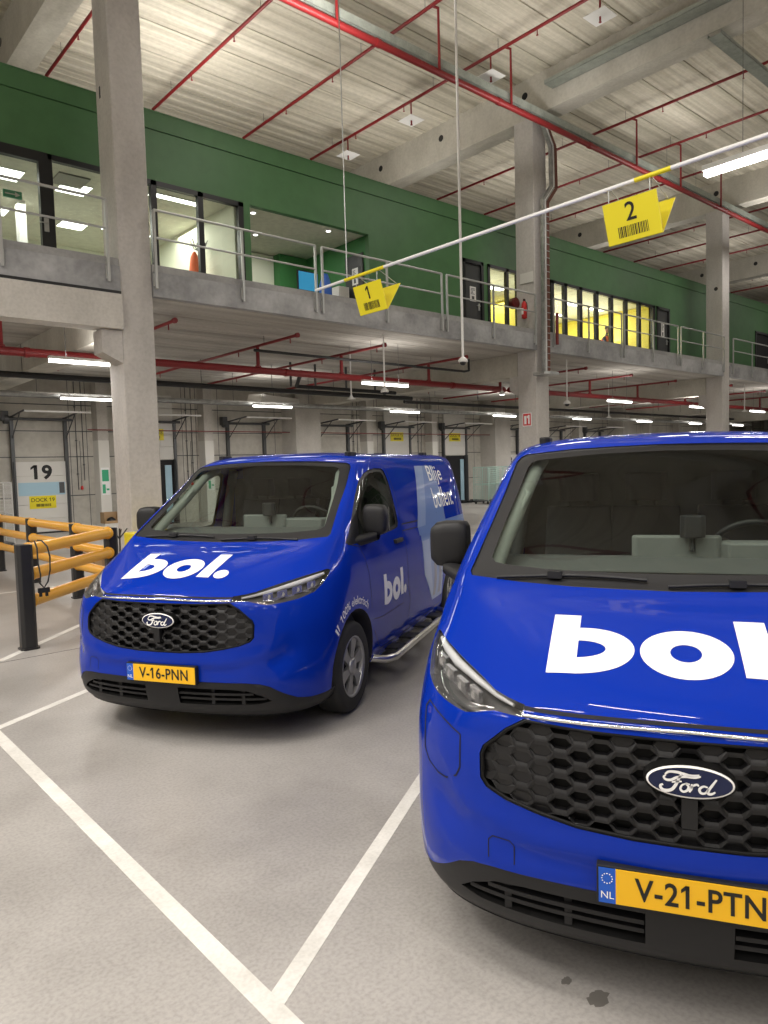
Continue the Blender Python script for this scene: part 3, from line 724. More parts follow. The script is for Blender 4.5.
for k, x in enumerate((-1.6, 4.25, 11.7, 22.95, 29.1, 35.0)):
    lb = ['outside the picture', 'left of the broad column', 'over the first van beside the dome camera', 'right of the middle column', 'left of the slender right column', 'right of the slender right column'][k]
    batten('batten_light', (x, 14.05, 3.93), (x+1.55, 14.05, 3.93), .055, 'lit batten of the front row, '+lb, 'lit battens under the mezzanine front', hang=1.06)
# spot lamp and round flat duct at the ceiling
t = thing('spot_lamp', (18.3, 15.0, 4.02), 'small bright spot lamp at the end of the lower red main', 'light')
mb = MB(); mb.lathe([(.04, .12), (.08, 0)], (0, 0, 0), (0, 0, 1), 14); mb.build('shade', M['lampwhite'], t)
mb = MB(); mb.lathe([(.075, 0), (.075, -.01), (0, -.02)], (0, 0, 0), (0, 0, 1), 14); mb.build('bulb', M['tube'], t)
mb = MB(); mb.tube([(0, 0, .10), (0, 0, .98)], .012, 6); mb.build('rod', M['lampwhite'], t)
t = thing('ventilation_duct', (14.0, 22.4, 4.30), 'white flat ventilation duct angled under the slab over the first van', 'duct')
mb = MB(); mb.obox((.9, .5, .1), (1.4, .9, .06), (-.12, .18, 0), (0, 0, .12)); mb.build('duct_run', M['whitemetal'], t)
mb = MB(); mb.obox((-.55, -.42, .0), (.10, .06, .0), (-.14, .22, 0), (.05, 0, .17)); mb.build('duct_mouth', M['whitemetal'], t)

# ------------------------------------------------------------------ dock doors
def dock(n, x, state, label):
    """x: centre; state: 'closed' or 'open' with the leaf raised."""
    t = thing('dock_door', (x, YW, 0), label, 'dock door', 'dock doors along the back wall')
    for sx in (-1, 1):
        g = MB(); g.box((sx*.80-.05, -.16, 0), (sx*.80+.05, -.02, 3.7)); g.box((sx*.80-.02, -.22, .0), (sx*.80+.02, -.16, 2.3))
        g.build('guide_rail', M['greymetal'], t)
        a = MB(); a.tube([(sx*.80, -.1, 3.68), (sx*.80, -1.5, 3.78)], .03, 8); a.tube([(sx*.80, -.12, 3.0), (sx*.80, -1.1, 3.74)], .018, 6); a.build('guide_arm', M['greymetal'], t)
    s = MB(); s.tube([(-.98, -.22, 3.62), (.98, -.22, 3.62)], .045, 10); s.lathe([(.16, -.06), (.16, .06)], (-.98, -.22, 3.62), (1, 0, 0), 16); s.box((-1.12, -.34, 3.55), (-.92, -.1, 3.85))
    s.build('spring_shaft', M['greymetal'], t)
    b = MB(); b.box((-.78, -1.55, 3.74), (1.15, -1.45, 3.79)); b.build('cross_bar', M['white'], t)
    z0 = 0 if state == 'closed' else 2.28
    lf = MB(); yy = -.10
    for k in range(5):
        lf.box((-.76, yy, z0+.02+k*.455), (.76, yy+.06, z0+.02+k*.455+.45))
    leaf = lf.build('door_leaf', M['whitemetal'], t, bevel=.008)
    if state == 'closed':
        w = MB(); w.box((-.70, yy-.006, 1.22), (.70, yy-.001, 1.63)); w.build('window_strip', M['bluestrip'], leaf)
        w = MB(); w.box((.52, yy-.012, 1.27), (.68, yy-.006, 1.62)); w.build('blind', M['greymetal'], leaf)
        q = MB(); put_text(q, str(n), (0, yy-.003, 1.93), (1, 0, 0), (0, 0, 1), .60, .035, .004, 1.08, 1.05); q.build('dock_number', M['ink'], leaf)
    else:
        h = MB(); h.box((-.75, -.03, .02), (.75, -.01, 2.28)); h.build('painted_dark_opening', M['darkhole'], t)  # flat panel on the wall, painted dark as the unlit opening
        h = MB(); h.box((.42, -.06, .02), (.66, -.03, 2.1)); h.build('light_strip', M['bluestrip'], t)
    zs = 1.0 if state == 'closed' else 3.18
    q = MB(); q.box((-.40, yy-.012, zs-.20), (.40, yy-.001, zs+.20)); sg = q.build('dock_sign', M['yellowsign'], leaf)
    q = MB(); put_text(q, 'DOCK %d' % n, (0, yy-.014, zs+.07), (1, 0, 0), (0, 0, 1), .17, .004, .004); 
    rnd = random.Random(n); xx = -.2
    while xx < .24:
        wd = rnd.choice((.008, .014, .022)); q.box((xx, yy-.018, zs-.14), (xx+wd, yy-.012, zs-.05)); xx += wd+rnd.choice((.01, .016))
    q.build('lettering', M['ink'], sg)
    z = MB(); z.box((-.78, -.12, 0), (.78, -.06, .05)); z.build('rubber_seal', M['black'], t)
    return t
for n, x, st in ((20, 3.05, 'closed'), (19, 7.0, 'closed'), (18, 10.75, 'open'), (17, 14.5, 'closed'), (16, 18.7, 'closed'), (15, 22.35, 'open'), (14, 26.2, 'open'), (13, 30.3, 'closed'), (12, 34.3, 'closed'), (11, 38.3, 'closed'), (21, -1.0, 'closed')):
    lb = {20: 'white dock door just outside the left picture edge', 19: 'closed white dock door with the large number 19', 18: 'raised white dock door right of the broad column, dark opening with pale strip below',
          17: 'white dock door behind the windscreen side of the first van', 16: 'white dock door behind the rear roof of the first van', 15: 'raised white dock door with a yellow sign, left one of the pair behind the first van',
          14: 'raised white dock door with dark gap at the first van rear', 13: 'closed white dock door with the number 13 left of the middle column', 12: 'closed dock door hidden beyond the middle column', 11: 'closed dock door far beyond the middle column', 21: 'dock door outside the picture on the left'}[n]
    dock(n, x, st, lb)
# thin red water line along the dock wall, conduits
t = thing('red_conduit', (0, 24.5, 3.3), 'thin red conduit running along the dock wall', 'conduit')
mb = MB()
for a, b in ((8.3, 16.1), (17.5, 28.1)): mb.tube([(a, -.62, -.02), (b, -.62, -.02)], .018, 6)
mb.build('pipe_run', M['red'], t)
bay = ['outside the picture', 'right of dock nineteen', 'behind the broad column', 'over the first van', 'over the rear of the first van', 'beside the raised docks', 'behind the middle column', 'beyond the middle column']
for k in range(-1, 7):
    for q, dxx in enumerate((1.15, 1.36)):
        if k in (2, 5): continue
        mb = MB(); mb.tube([(0, 0, 0), (0, 0, 3.6-.3*q)], .014, 6)
        for z in (.5, 1.6, 2.7): mb.box((-.03, -.012, z), (.03, .04, z+.03))
        t = tag(mb.build('wall_conduit', M['greymetal']), 'thin dark %s conduit on the dock wall %s' % (('left-hand', 'right-hand')[q], bay[k+1]), 'conduit', 'dark conduits on the dock wall'); t.location = (7.0+3.9*k+dxx, 24.55, 1.35+.3*q)
for k, x in enumerate((8.26, 12.2, 23.9)):
    t = thing('pull_switch', (x, 24.555, 1.35), ['small red pull switch hanging right of dock nineteen', 'small red pull switch beside the raised dock behind the broad column', 'small red pull switch beside the far raised docks'][k], 'switch', 'pull switches')
    mb = MB(); mb.tube([(0, 0, .1), (0, 0, 1.6)], .008, 6); mb.build('cord', M['greymetal'], t)
    mb = MB(); mb.lathe([(.04, 0), (.05, .05), (.03, .12)], (0, 0, 0), (0, 0, 1), 10); mb.build('switch_body', M['signred'], t)
# green notices on the pilasters
for k, x in enumerate((8.66, 12.50, 20.21)):
    t = tag(boxes(((x+.08, 24.085, 1.15), (x+.34, 24.10, 2.05))).build('green_notice', M['whiteprint']), ['tall green and white notice on the white pilaster beside dock nineteen', 'green notice on the white pilaster seen through the first van windscreen', 'green notice on the white pilaster hidden by the first van'][k], 'notice', 'green notices on pilasters')
    mb = MB(); mb.box((x+.10, 24.08, 1.60), (x+.32, 24.085, 1.98)); mb.box((x+.10, 24.08, 1.2), (x+.20, 24.085, 1.5)); mb.box((x+.23, 24.08, 1.3), (x+.32, 24.085, 1.36)); mb.build('print', M['signgreen'], t)
# cardboard and a small shelf box at the foot of the pilaster
t = thing('cardboard_box', (8.78, 23.55, .18), 'open cardboard box on the white crate beside the pilaster', 'box')
mb = MB(); mb.box((-.27, -.18, .06), (.27, .2, .08)); mb.box((-.27, -.18, .08), (-.25, .2, .42)); mb.box((.25, -.18, .08), (.27, .2, .42)); mb.box((-.27, .18, .08), (.27, .2, .42)); mb.box((-.27, -.18, .08), (.27, -.16, .14)); mb.build('carton', M['cardboard'], t)
mb = MB(); mb.lathe([(.02, .18), (.11, .14), (.15, .06)], (0, 0, .08), (0, 0, 1), 12); tag(mb.build('felt_hat', M['black'], loc=None), 'black hat lying in the open cardboard box', 'hat').location = (8.78, 23.53, .18)
tag(boxes(((8.5, 23.35, .0), (9.1, 23.78, .235))).build('white_crate', M['whitemetal'], bevel=.01), 'white crate at the foot of the pilaster beside dock nineteen', 'crate')

# ------------------------------------------------------------------ yellow and black barrier
def barrier_post(x, y, label):
    t = thing('barrier_post', (x, y, 0), label, 'barrier post', 'black barrier posts')
    m = MB(); m.cbox((-.078, -.078, 0), (.078, .078, 1.10), .03); m.build('shaft', M['blackpost'], t, bevel=.006)
    m = MB(); m.cbox((-.093, -.093, 0), (.093, .093, .02), .03); m.build('foot', M['blackpost'], t)
    return t
bp = [((2.10, 8.12), 'near black barrier post with looped black cord, left of the first van'), ((3.56, 9.60), 'black barrier post at the corner beside the first van'), ((3.56, 10.97), 'black barrier post second along the rear run, between corner and the left ones'),
      ((3.56, 13.2), 'black barrier post third along the rear run'), ((3.56, 15.4), 'black barrier post at the left picture edge'), ((3.56, 17.8), 'black barrier post outside the picture')]
for p, l in bp: barrier_post(*p, l)
def barrier_rail(a, b, z, label, grp, r=.066):
    d = Vector((b[0]-a[0], b[1]-a[1], 0)); u = d.normalized(); L = d.length
    t = thing('barrier_rail', (a[0], a[1], z), label, 'barrier rail', grp)
    m = MB(); m.tube([u*.09, u*(L-.09)], r, 18); m.build('tube', M['yellow_rail'], t)
    m = MB(); m.lathe([(.045, .068), (r+.01, .068), (r+.012, .10), (r, .11)], (0, 0, 0), u, 18); m.lathe([(.045, L-.068), (r+.01, L-.068), (r+.012, L-.10), (r, L-.11)], (0, 0, 0), u, 18)
    m.build('end_collar', M['yellow_rail'], t)
hn = ['top', 'middle', 'bottom']
for i, z in enumerate((1.035, .775, .49)):
    barrier_rail(bp[0][0], bp[1][0], z, hn[i]+' yellow rail of the near run between the near post and the corner post', 'yellow rails of the near run')
for k in range(1, 5):
    for i, z in enumerate((1.035, .775, .49)):
        barrier_rail(bp[k][0], bp[k+1][0], z, hn[i]+' yellow rail of the rear run '+['at the corner post', 'between its second and third posts', 'ending at the left picture edge', 'outside the picture'][k-1], 'yellow rails of the rear run')
t = thing('looped_power_cable', (2.20, 8.08, .66), 'black cable looped over the near yellow rails with a plug hanging', 'cable')
m = MB(); m.tube([(0, -.01, .47), (.0, -.085, .40), (.0, -.09, .25), (.02, -.085, .12), (.01, -.08, .03), (.05, -.08, -.02), (.09, -.08, .04), (.115, -.09, .16), (.12, -.09, .30), (.10, -.085, .41), (.07, -.01, .47), (.03, .01, .475)], .008, 8); m.build('loop', M['black'], t)
m = MB(); m.box((-.01, -.10, -.07), (.10, -.06, -.02)); m.box((.0, -.09, -.11), (.025, -.065, -.07)); m.box((.06, -.09, -.11), (.085, -.065, -.07)); m.build('plug', M['black'], t)

# yellow column guard and small things by the broad column
t = thing('column_guard', (5.3, 12.3, 0), 'yellow impact guard at the foot of the broad column', 'guard')
m = MB(); m.cbox((-.42, -.16, 0), (.55, .30, .78), .08); m.build('guard_block', plain('bright_yellow_plastic', (.88, .72, .02), .4), t, bevel=.01)
m = MB(); m.cbox((-.43, -.17, .30), (.56, .31, .36), .08); m.build('groove_band', M['yellow_rail'], t)
for k, (x, y, s, z, l) in enumerate(((5.15, 14.5, .34, 0, 'brown cardboard box standing on the floor behind the corner barrier post'), (4.85, 14.6, .26, 0, 'smaller brown cardboard box left of the larger one on the floor'))):
    t = thing('cardboard_box', (x, y, z), l, 'box', 'cardboard boxes on the floor')
    m = MB(); m.box((-s/2, -s/2, 0), (s/2, s/2, s*1.15)); m.build('carton', M['cardboard'], t)
    m = MB(); m.box((-.03, -s/2-.002, 0), (.03, s/2+.002, s*1.15+.002)); m.build('tape', plain('brown_tape', (.30, .19, .10), .4), t)
t = thing('black_tool_stand', (4.55, 11.9, 0), 'thin black tangled stand sticking up beside the yellow guard', 'stand')
m = MB(); m.tube([(0, 0, 0), (.02, 0, .9)], .012, 6)
for a in (0, 1.2, 2.3, 3.6, 4.7): m.tube([(.01, 0, .74), (.01+.14*math.cos(a), .1*math.sin(a), .90)], .010, 6); 
for a in (0, 2.1, 4.2): m.tube([(0, 0, .1), (.14*math.cos(a), .14*math.sin(a), 0)], .012, 6)
m.build('stand_frame', M['black'], t)

# roll cages
def cage(x, y, rz, label, wire, seed, load=None):
    t = thing('roll_cage', (x, y, 0), label, 'roll cage', 'wire roll cages', rz)
    a = MB(); w_, d_, h_ = .72, .80, 1.68
    for sx in (-w_/2, w_/2):
        for sy in (-d_/2, d_/2): a.tube([(sx, sy, .16), (sx, sy, h_)], .016, 8)
        a.tube([(sx, -d_/2, h_), (sx, d_/2, h_)], .016, 8); a.tube([(sx, -d_/2, .9), (sx, d_/2, .9)], .012, 8)
    a.tube([(-w_/2, d_/2, h_), (w_/2, d_/2, h_)], .016, 8); a.build('frame', wire, t)
    g = MB()
    for k in range(1, 16):
        z = .18+k*.095
        for sx in (-w_/2, w_/2): g.tube([(sx, -d_/2, z), (sx, d_/2, z)], .005, 5)
        g.tube([(-w_/2, d_/2, z), (w_/2, d_/2, z)], .005, 5); 
        if seed % 2: g.tube([(-w_/2, -d_/2, z), (w_/2, -d_/2, z)], .005, 5)
    for k in range(1, 8):
        q = -w_/2+k*w_/8; g.tube([(q, d_/2, .18), (q, d_/2, h_)], .005, 5)
        if seed % 2: g.tube([(q, -d_/2, .18), (q, -d_/2, h_)], .005, 5)
        q = -d_/2+k*d_/8
        for sx in (-w_/2, w_/2): g.tube([(sx, q, .18), (sx, q, h_)], .005, 5)
    g.build('wire_mesh', wire, t)
    boxes(((-w_/2, -d_/2, .13), (w_/2, d_/2, .17))).build('base', M['greymetal'], t)
    for sx in (-.3, .3):
        for sy in (-.33, .33):
            m = MB(); m.lathe([(.055, -.015), (.055, .015)], (sx, sy, .055), (1, 0, 0), 14); m.box((sx-.02, sy-.02, .08), (sx+.02, sy+.02, .13)); m.build('castor', M['black'], t)
    return t
cage(3.68, 18.6, .1, 'white wire roll cage in front of dock nineteen at the left edge', M['white'], 1)
cage(4.55, 20.1, .0, 'white wire roll cage behind the first one, by dock nineteen', M['white'], 0)
cage(25.4, 21.9, .1, 'pale green wire roll cage left of the pair beside the near van roof', M['cyanwire'], 1)
cage(26.5, 21.9, .05, 'pale green wire roll cage right of the pair beside the near van roof', M['cyanwire'], 1)
rnd = random.Random(11)
for k in range(4):
    z = .172+k*.26
    t = thing('packed_parcel', (3.68, 18.6, z), ['lowest', 'second', 'third', 'topmost'][k]+' dark parcel stacked in the nearer white roll cage', 'parcel', 'parcels in the roll cage', rnd.uniform(-.15, .15))
    boxes(((-.28, -.3, 0), (.26, .3, .255))).build('bag', [plain('dark_green_film', (.08, .13, .11), .4), M['greymetal'], M['blueplastic'], M['greymetal']][k], t, bevel=.02)
# black buffers on the floor by the docks
for k in range(7):
    x = 24.0+k*.42
    t = tag(boxes(((x, 23.2, 0), (x+.28, 23.5, .12+.03*(k % 2)))).build('floor_buffer', M['black'], bevel=.02), 'low black rubber block on the floor before the far dock columns', 'buffer', 'black floor buffers')

# ------------------------------------------------------------------ aisle rail with hanging signs
t = thing('sign_rail', (5.4, 7.33, 4.0), 'thin white rail hanging across the picture above the vans carrying yellow signs', 'rail')
m = MB(); m.tube([(0, 0, 0), (0, -10.5, 0)], .017, 12); m.build('tube', M['white'], t)
m = MB(); m.tube([(0, -.62, .02), (0, -.62, 8.5)], .007, 6); m.build('hanging_chain', M['galv'], t)
m = MB(); m.tube([(0, -9.3, .02), (0, -9.3, 8.5)], .007, 6); m.build('hanging_chain', M['galv'], t)
def aisle_sign(y0, y1, num, label):
    """Folded yellow sign: two sloping faces meeting in a ridge at the bottom; it hangs from the rail."""
    L = y0-y1; zt, zb = 3.885, 3.575
    t = thing('aisle_sign', (5.4, y0, zt), label, 'sign', 'yellow aisle signs')
    xf, xk, xm = -.0, .30, .10; tk = .006
    A = Vector((xf, 0, 0)); B = Vector((xm, 0, zb-zt)); C = Vector((xk, 0, 0)); Y = Vector((0, -L, 0))
    m = MB()
    sk = Vector((0, -.035, 0))
    for P, Q in ((A, B), (B, C)):
        n = (Q-P).cross(Y).normalized()*tk
        m.add([P, Q+sk*0, Q+Y, P+Y, P+n, Q+n, Q+Y+n, P+Y+n], [(0, 1, 2, 3), (7, 6, 5, 4), (0, 4, 5, 1), (1, 5, 6, 2), (2, 6, 7, 3), (3, 7, 4, 0)])
    m.build('folded_sheet', M['yellowsign'], t)
    up = (A-B).normalized(); rt = Vector((0, -1, 0)); H = (A-B).length
    q = MB(); mid = (A+B)/2+Y/2
    put_text(q, num, mid+up*.055, rt, up, .20, .010, .008)
    rnd = random.Random(ord(num)); u = -.13
    nrm = rt.cross(up)
    while u < .13:
        wd = rnd.choice((.004, .007, .011))
        P0 = mid+rt*u-up*.125+nrm*.008
        q.add([P0, P0+rt*wd, P0+rt*wd+up*.085, P0+up*.085], [(0, 1, 2, 3)]); u += wd+rnd.choice((.005, .008))
    q.build('lettering', M['ink'], t)
    for f in (.12, .88):
        c = MB(); c.tube([A+Y*f, A+Y*f+Vector((0, 0, .10))], .004, 6); c.tube([C+Y*f, Y*f+Vector((.0, 0, .13))], .004, 6); c.build('hook', M['galv'], t)
    return t
aisle_sign(6.60, 6.12, '1', 'folded yellow aisle sign with the number 1, left on the rail')
aisle_sign(3.34, 2.87, '2', 'folded yellow aisle sign with the number 2, right on the rail')
for (a, b), l in (((6.75, 6.05), 'one'), ((3.05, 2.75), 'two, a painted reflection')):  # beside sign two the yellow paints a reflection on the rail
    m = MB(); m.tube([(5.4, a, 4.0), (5.4, b, 4.0)], .0185, 12)
    tag(m.build('rail_yellow_tube', M['yellowsign']), 'yellow tube over the white rail above the sign with number '+l, 'sleeve', 'yellow rail sleeves')

# ------------------------------------------------------------------ the electric vans
# control rows of half van body: stations from front centre round the corner, along the side, to rear centre
def van_rows():
    ys=[0.95,1.45,2.3,3.2,4.06,4.75]
    def side(x,z,dz=0,n=0):
        return [(x,y,z+dz*(y-0.95)) for y in ys]
    def rear(x,z,tuck=0.0):
        return [(x-.035,4.96-tuck,z),(x-.14,5.04-tuck,z),(x*.5,5.05-tuck,z),(0,5.05-tuck,z)]
    R=[]
    def row(front,sx,sz,dz=0,tuck=0.0,rx=None):
        s=side(sx,sz,dz)
        R.append(front+s+rear(sx if rx is None else rx,s[-1][2],tuck))
    row([(0,.13,.20),(.35,.15,.20),(.60,.20,.20),(.78,.29,.20),(.88,.41,.20),(.93,.52,.21),(.945,.64,.22)],.94,.24,0,.08)
    row([(0,.06,.27),(.35,.08,.27),(.60,.13,.27),(.78,.215,.27),(.895,.34,.27),(.955,.48,.27),(.975,.62,.28)],.965,.30,0,.02)
    row([(0,.02,.44),(.35,.04,.44),(.60,.09,.44),(.78,.18,.44),(.90,.315,.44),(.965,.46,.44),(.99,.62,.44)],.985,.45,0,0)
    row([(0,.02,.60),(.35,.045,.60),(.60,.10,.60),(.78,.19,.60),(.90,.32,.60),(.968,.47,.60),(1.0,.62,.60)],1.0,.60,0,0)
    row([(0,.03,.80),(.35,.055,.80),(.60,.11,.80),(.78,.205,.80),(.90,.34,.80),(.965,.48,.80),(.998,.63,.80)],1.005,.80,0,0)
    row([(0,.05,.955),(.35,.07,.955),(.58,.13,.95),(.755,.235,.95),(.88,.38,.95),(.945,.53,.955),(.982,.67,.96)],.998,.95,0,0)
    row([(0,.085,1.005),(.35,.105,1.0),(.56,.175,.995),(.735,.295,1.0),(.86,.44,1.02),(.93,.60,1.05),(.965,.75,1.07)],.985,1.08,.004,0)
    row([(0,.30,1.10),(.34,.315,1.10),(.54,.37,1.095),(.70,.46,1.10),(.825,.575,1.11),(.90,.70,1.13),(.938,.83,1.15)],.967,1.17,.006,0)
    row([(0,.60,1.20),(.34,.605,1.20),(.54,.63,1.20),(.69,.665,1.20),(.81,.725,1.20),(.885,.81,1.205),(.925,.90,1.21)],.955,1.22,.008,0)
    row([(0,.87,1.273),(.36,.875,1.278),(.58,.89,1.285),(.74,.905,1.295),(.845,.925,1.305),(.885,.965,1.305),(.915,1.02,1.30)],.945,1.295,.01,0)
    row([(0,1.13,1.47),(.36,1.14,1.47),(.57,1.16,1.475),(.71,1.18,1.48),(.808,1.20,1.485),(.85,1.23,1.48),(.875,1.28,1.475)],.905,1.48,.008,0)
    row([(0,1.40,1.68),(.36,1.41,1.675),(.56,1.43,1.67),(.68,1.45,1.665),(.765,1.475,1.66),(.806,1.505,1.655),(.83,1.55,1.65)],.86,1.65,.01,.01)
    row([(0,1.62,1.865),(.36,1.63,1.855),(.53,1.645,1.845),(.65,1.665,1.838),(.715,1.695,1.83),(.757,1.735,1.82),(.782,1.79,1.81)],.805,1.80,.012,.02)
    row([(0,1.78,1.917),(.34,1.79,1.912),(.50,1.80,1.905),(.61,1.825,1.896),(.67,1.86,1.888),(.71,1.91,1.882),(.735,1.96,1.876)],.765,1.872,.004,.03)
    row([(0,2.05,1.940),(.30,2.05,1.936),(.42,2.06,1.932),(.52,2.08,1.926),(.58,2.10,1.921),(.61,2.14,1.917),(.63,2.18,1.915)],.69,1.908,.003,.07)
    row([(0,2.30,1.948),(.15,2.30,1.948),(.22,2.30,1.946),(.28,2.32,1.945),(.31,2.33,1.943),(.33,2.35,1.943),(.34,2.38,1.943)],.38,1.935,.002,.2)
    row([(0,2.6,1.95)]+[(0,2.6+.01*i,1.95) for i in range(1,7)],0,1.945,0,.4,rx=0)
    # the pillar/roof rows: keep side stations behind the front ones
    out=[]
    for r in R:
        r=[list(p) for p in r]
        for k in range(7,len(r)-4):
            lo=r[k-1][1]+.10
            if r[k][1]<lo:
                r[k][1]=lo
                # ease x towards side
        for k in range(len(r)-4,len(r)):
            r[k][0]=max(r[k][0],0)
        out.append(r)
    return out
def cr(P,n,mirror_start=None):
    P=np.asarray(P,float)
    a=P[0]*2-P[1] if mirror_start is None else P[1]*mirror_start
    b=P[-1]*2-P[-2]
    Q=np.vstack([a,P,b]);out=[]
    for i in range(1,len(Q)-2):
        p0,p1,p2,p3=Q[i-1:i+3]
        # centripetal
        def d(a,b): return max(np.sqrt(np.linalg.norm(b-a)),1e-4)
        t0=0;t1=t0+d(p0,p1);t2=t1+d(p1,p2);t3=t2+d(p2,p3)
        for k in range(n):
            t=t1+(t2-t1)*k/n
            A1=(t1-t)/(t1-t0)*p0+(t-t0)/(t1-t0)*p1;A2=(t2-t)/(t2-t1)*p1+(t-t1)/(t2-t1)*p2;A3=(t3-t)/(t3-t2)*p2+(t-t2)/(t3-t2)*p3
            B1=(t2-t)/(t2-t0)*A1+(t-t0)/(t2-t0)*A2;B2=(t3-t)/(t3-t1)*A2+(t-t1)/(t3-t1)*A3
            out.append((t2-t)/(t2-t1)*B1+(t-t1)/(t2-t1)*B2)
    out.append(P[-1]);return np.array(out)
def van_grid(nu=5,nv=5):
    rows=van_rows()
    A=np.array([cr(r,nu,np.array([-1,1,1])) for r in rows])
    G=np.array([cr(A[:,j],nv) for j in range(A.shape[1])]) # [station][row]
    G[0,:,0]=0;G[-1,:,0]=0
    return G

M['paint'] = plain('blue_van_paint', (.003, .027, .33), .5, 0, .0, .8)
M['paint'].node_tree.nodes['Principled BSDF'].inputs['Coat IOR'].default_value = 1.36
M['blackplastic'] = plain('black_bumper_plastic', (.013, .013, .014), .5, 0, .35)
M['glossgrille'] = plain('grille_insert_black', (.010, .010, .011), .34, 0, .4)
M['grilleblack'] = plain('grille_black', (.005, .005, .005), .5, 0, .2)
M['gap'] = plain('dark_panel_gap', (.004, .004, .010), .8)
M['chrome'] = plain('chrome_trim', (.78, .78, .78), .18, 1)
M['steelstep'] = plain('brushed_step_tube', (.62, .61, .58), .28, 1)
M['rubber'] = plain('tyre_rubber', (.014, .014, .014), .75)
M['rim'] = plain('silver_wheel', (.34, .34, .34), .38, .7)
M['innerlamp'] = plain('lamp_inner_chrome', (.72, .72, .73), .25, .8)
M['lampdark'] = plain('lamp_inner_dark', (.075, .075, .078), .3)
M['ledbar'] = plain('white_light_guide', (.75, .76, .78), .25)
M['platey'] = plain('plate_yellow', (.90, .50, .01), .4)
M['plateb'] = plain('plate_blue', (.01, .10, .55), .4)
M['ovalblue'] = plain('badge_navy', (.004, .010, .055), .25)
M['trimgrey'] = plain('cabin_grey_trim', (.24, .26, .24), .7)
M['dash'] = plain('dashboard_grey', (.085, .09, .09), .75)
M['seat'] = plain('dark_seat_fabric', (.02, .02, .022), .85)
M['lightblue'] = plain('light_blue_print', (.13, .25, .60), .3, 0, .5, 1.0)
M['paleblue'] = plain('pale_blue_print', (.28, .40, .70), .3, 0, .5, 1.0)
M['greyprint'] = plain('grey_blue_print', (.16, .18, .30), .35, 0, .5, 1.0)

VG = van_grid(6, 6)
def van_bmesh():
    bm = bmesh.new(); n, m = VG.shape[:2]
    for s in (1, -1):
        V = [[bm.verts.new((s*VG[i, j, 0], VG[i, j, 1], VG[i, j, 2])) for j in range(m)] for i in range(n)]
        for i in range(n-1):
            for j in range(m-1):
                q = [V[i][j], V[i+1][j], V[i+1][j+1], V[i][j+1]]
                if s < 0: q.reverse()
                try: bm.faces.new(q)
                except ValueError: pass
    bmesh.ops.remove_doubles(bm, verts=bm.verts, dist=.0008)
    bmesh.ops.dissolve_degenerate(bm, edges=bm.edges, dist=.0004)
    bm.normal_update(); return bm
BB = van_bmesh()
# hollow beside the grille and soft ridge below it, as on the pressed bumper skin
for v_ in BB.verts:
    x, y, z = v_.co
    if y < .75 and z < .95:
        ax_ = abs(x)
        d_ = -.020*math.exp(-((ax_-.80)/.075)**2-((z-.60-.5*(ax_-.80))/.085)**2) + .009*math.exp(-((z-.575-.22*max(0, ax_-.45))/.028)**2)*(1 if ax_ < .72 else math.exp(-((ax_-.72)/.08)**2)) - .006*math.exp(-((z-.515)/.025)**2)*(1 if ax_ < .6 else 0)
        v_.co += v_.normal*d_
BB.normal_update()
VT = BVHTree.FromBMesh(BB)
def _cast(o, d, lift):
    h = VT.ray_cast(Vector(o), Vector(d))
    if h[0] is None: return None
    n = h[1]
    if n.dot(Vector(d)) > 0: n = -n
    return h[0]+n*lift
def on_front(x, z, lift=.002):
    return _cast((x, -1, z), (0, 1, 0), lift) or Vector((x, .6, z))
def on_side(y, z, lift=.002, s=1):
    return _cast((s*2, y, z), (-s, 0, 0), lift) or Vector((s*.95, y, z))
def on_top(x, y, lift=.002):
    return _cast((x, y, 3), (0, 0, -1), lift) or Vector((x, y, 1.2))

def cut_poly(bm, P, d, sel):
    """Cut the body along the closed 3D polygon P seen along d; return the faces inside. sel(centre, normal) limits the cut."""
    d = Vector(d).normalized(); P = [Vector(p) for p in P]
    a = d.orthogonal().normalized(); b = d.cross(a)
    for i in range(len(P)):
        p, q = P[i], P[(i+1) % len(P)]
        if (q-p).length < 1e-5: continue
        nn = (q-p).cross(d)
        if nn.length < 1e-7: continue
        mid = (p+q)/2; rad = (q-p).length/2+.05
        fs = [f for f in bm.faces if sel(f.calc_center_median(), f.normal) and ((f.calc_center_median()-mid)-d*(f.calc_center_median()-mid).dot(d)).length < rad+.03]
        g = set(fs)
        for f in fs: g.update(f.edges); g.update(f.verts)
        bmesh.ops.bisect_plane(bm, geom=list(g), dist=1e-5, plane_co=p, plane_no=nn.normalized())
    poly = [(p.dot(a), p.dot(b)) for p in P]
    def inside(x, y):
        c = False
        for (x1, y1), (x2, y2) in zip(poly, poly[1:]+poly[:1]):
            if (y1 > y) != (y2 > y) and x < (x2-x1)*(y-y1)/(y2-y1)+x1: c = not c
        return c
    bm.normal_update()
    return [f for f in bm.faces if sel(f.calc_center_median(), f.normal) and inside(f.calc_center_median().dot(a), f.calc_center_median().dot(b))]
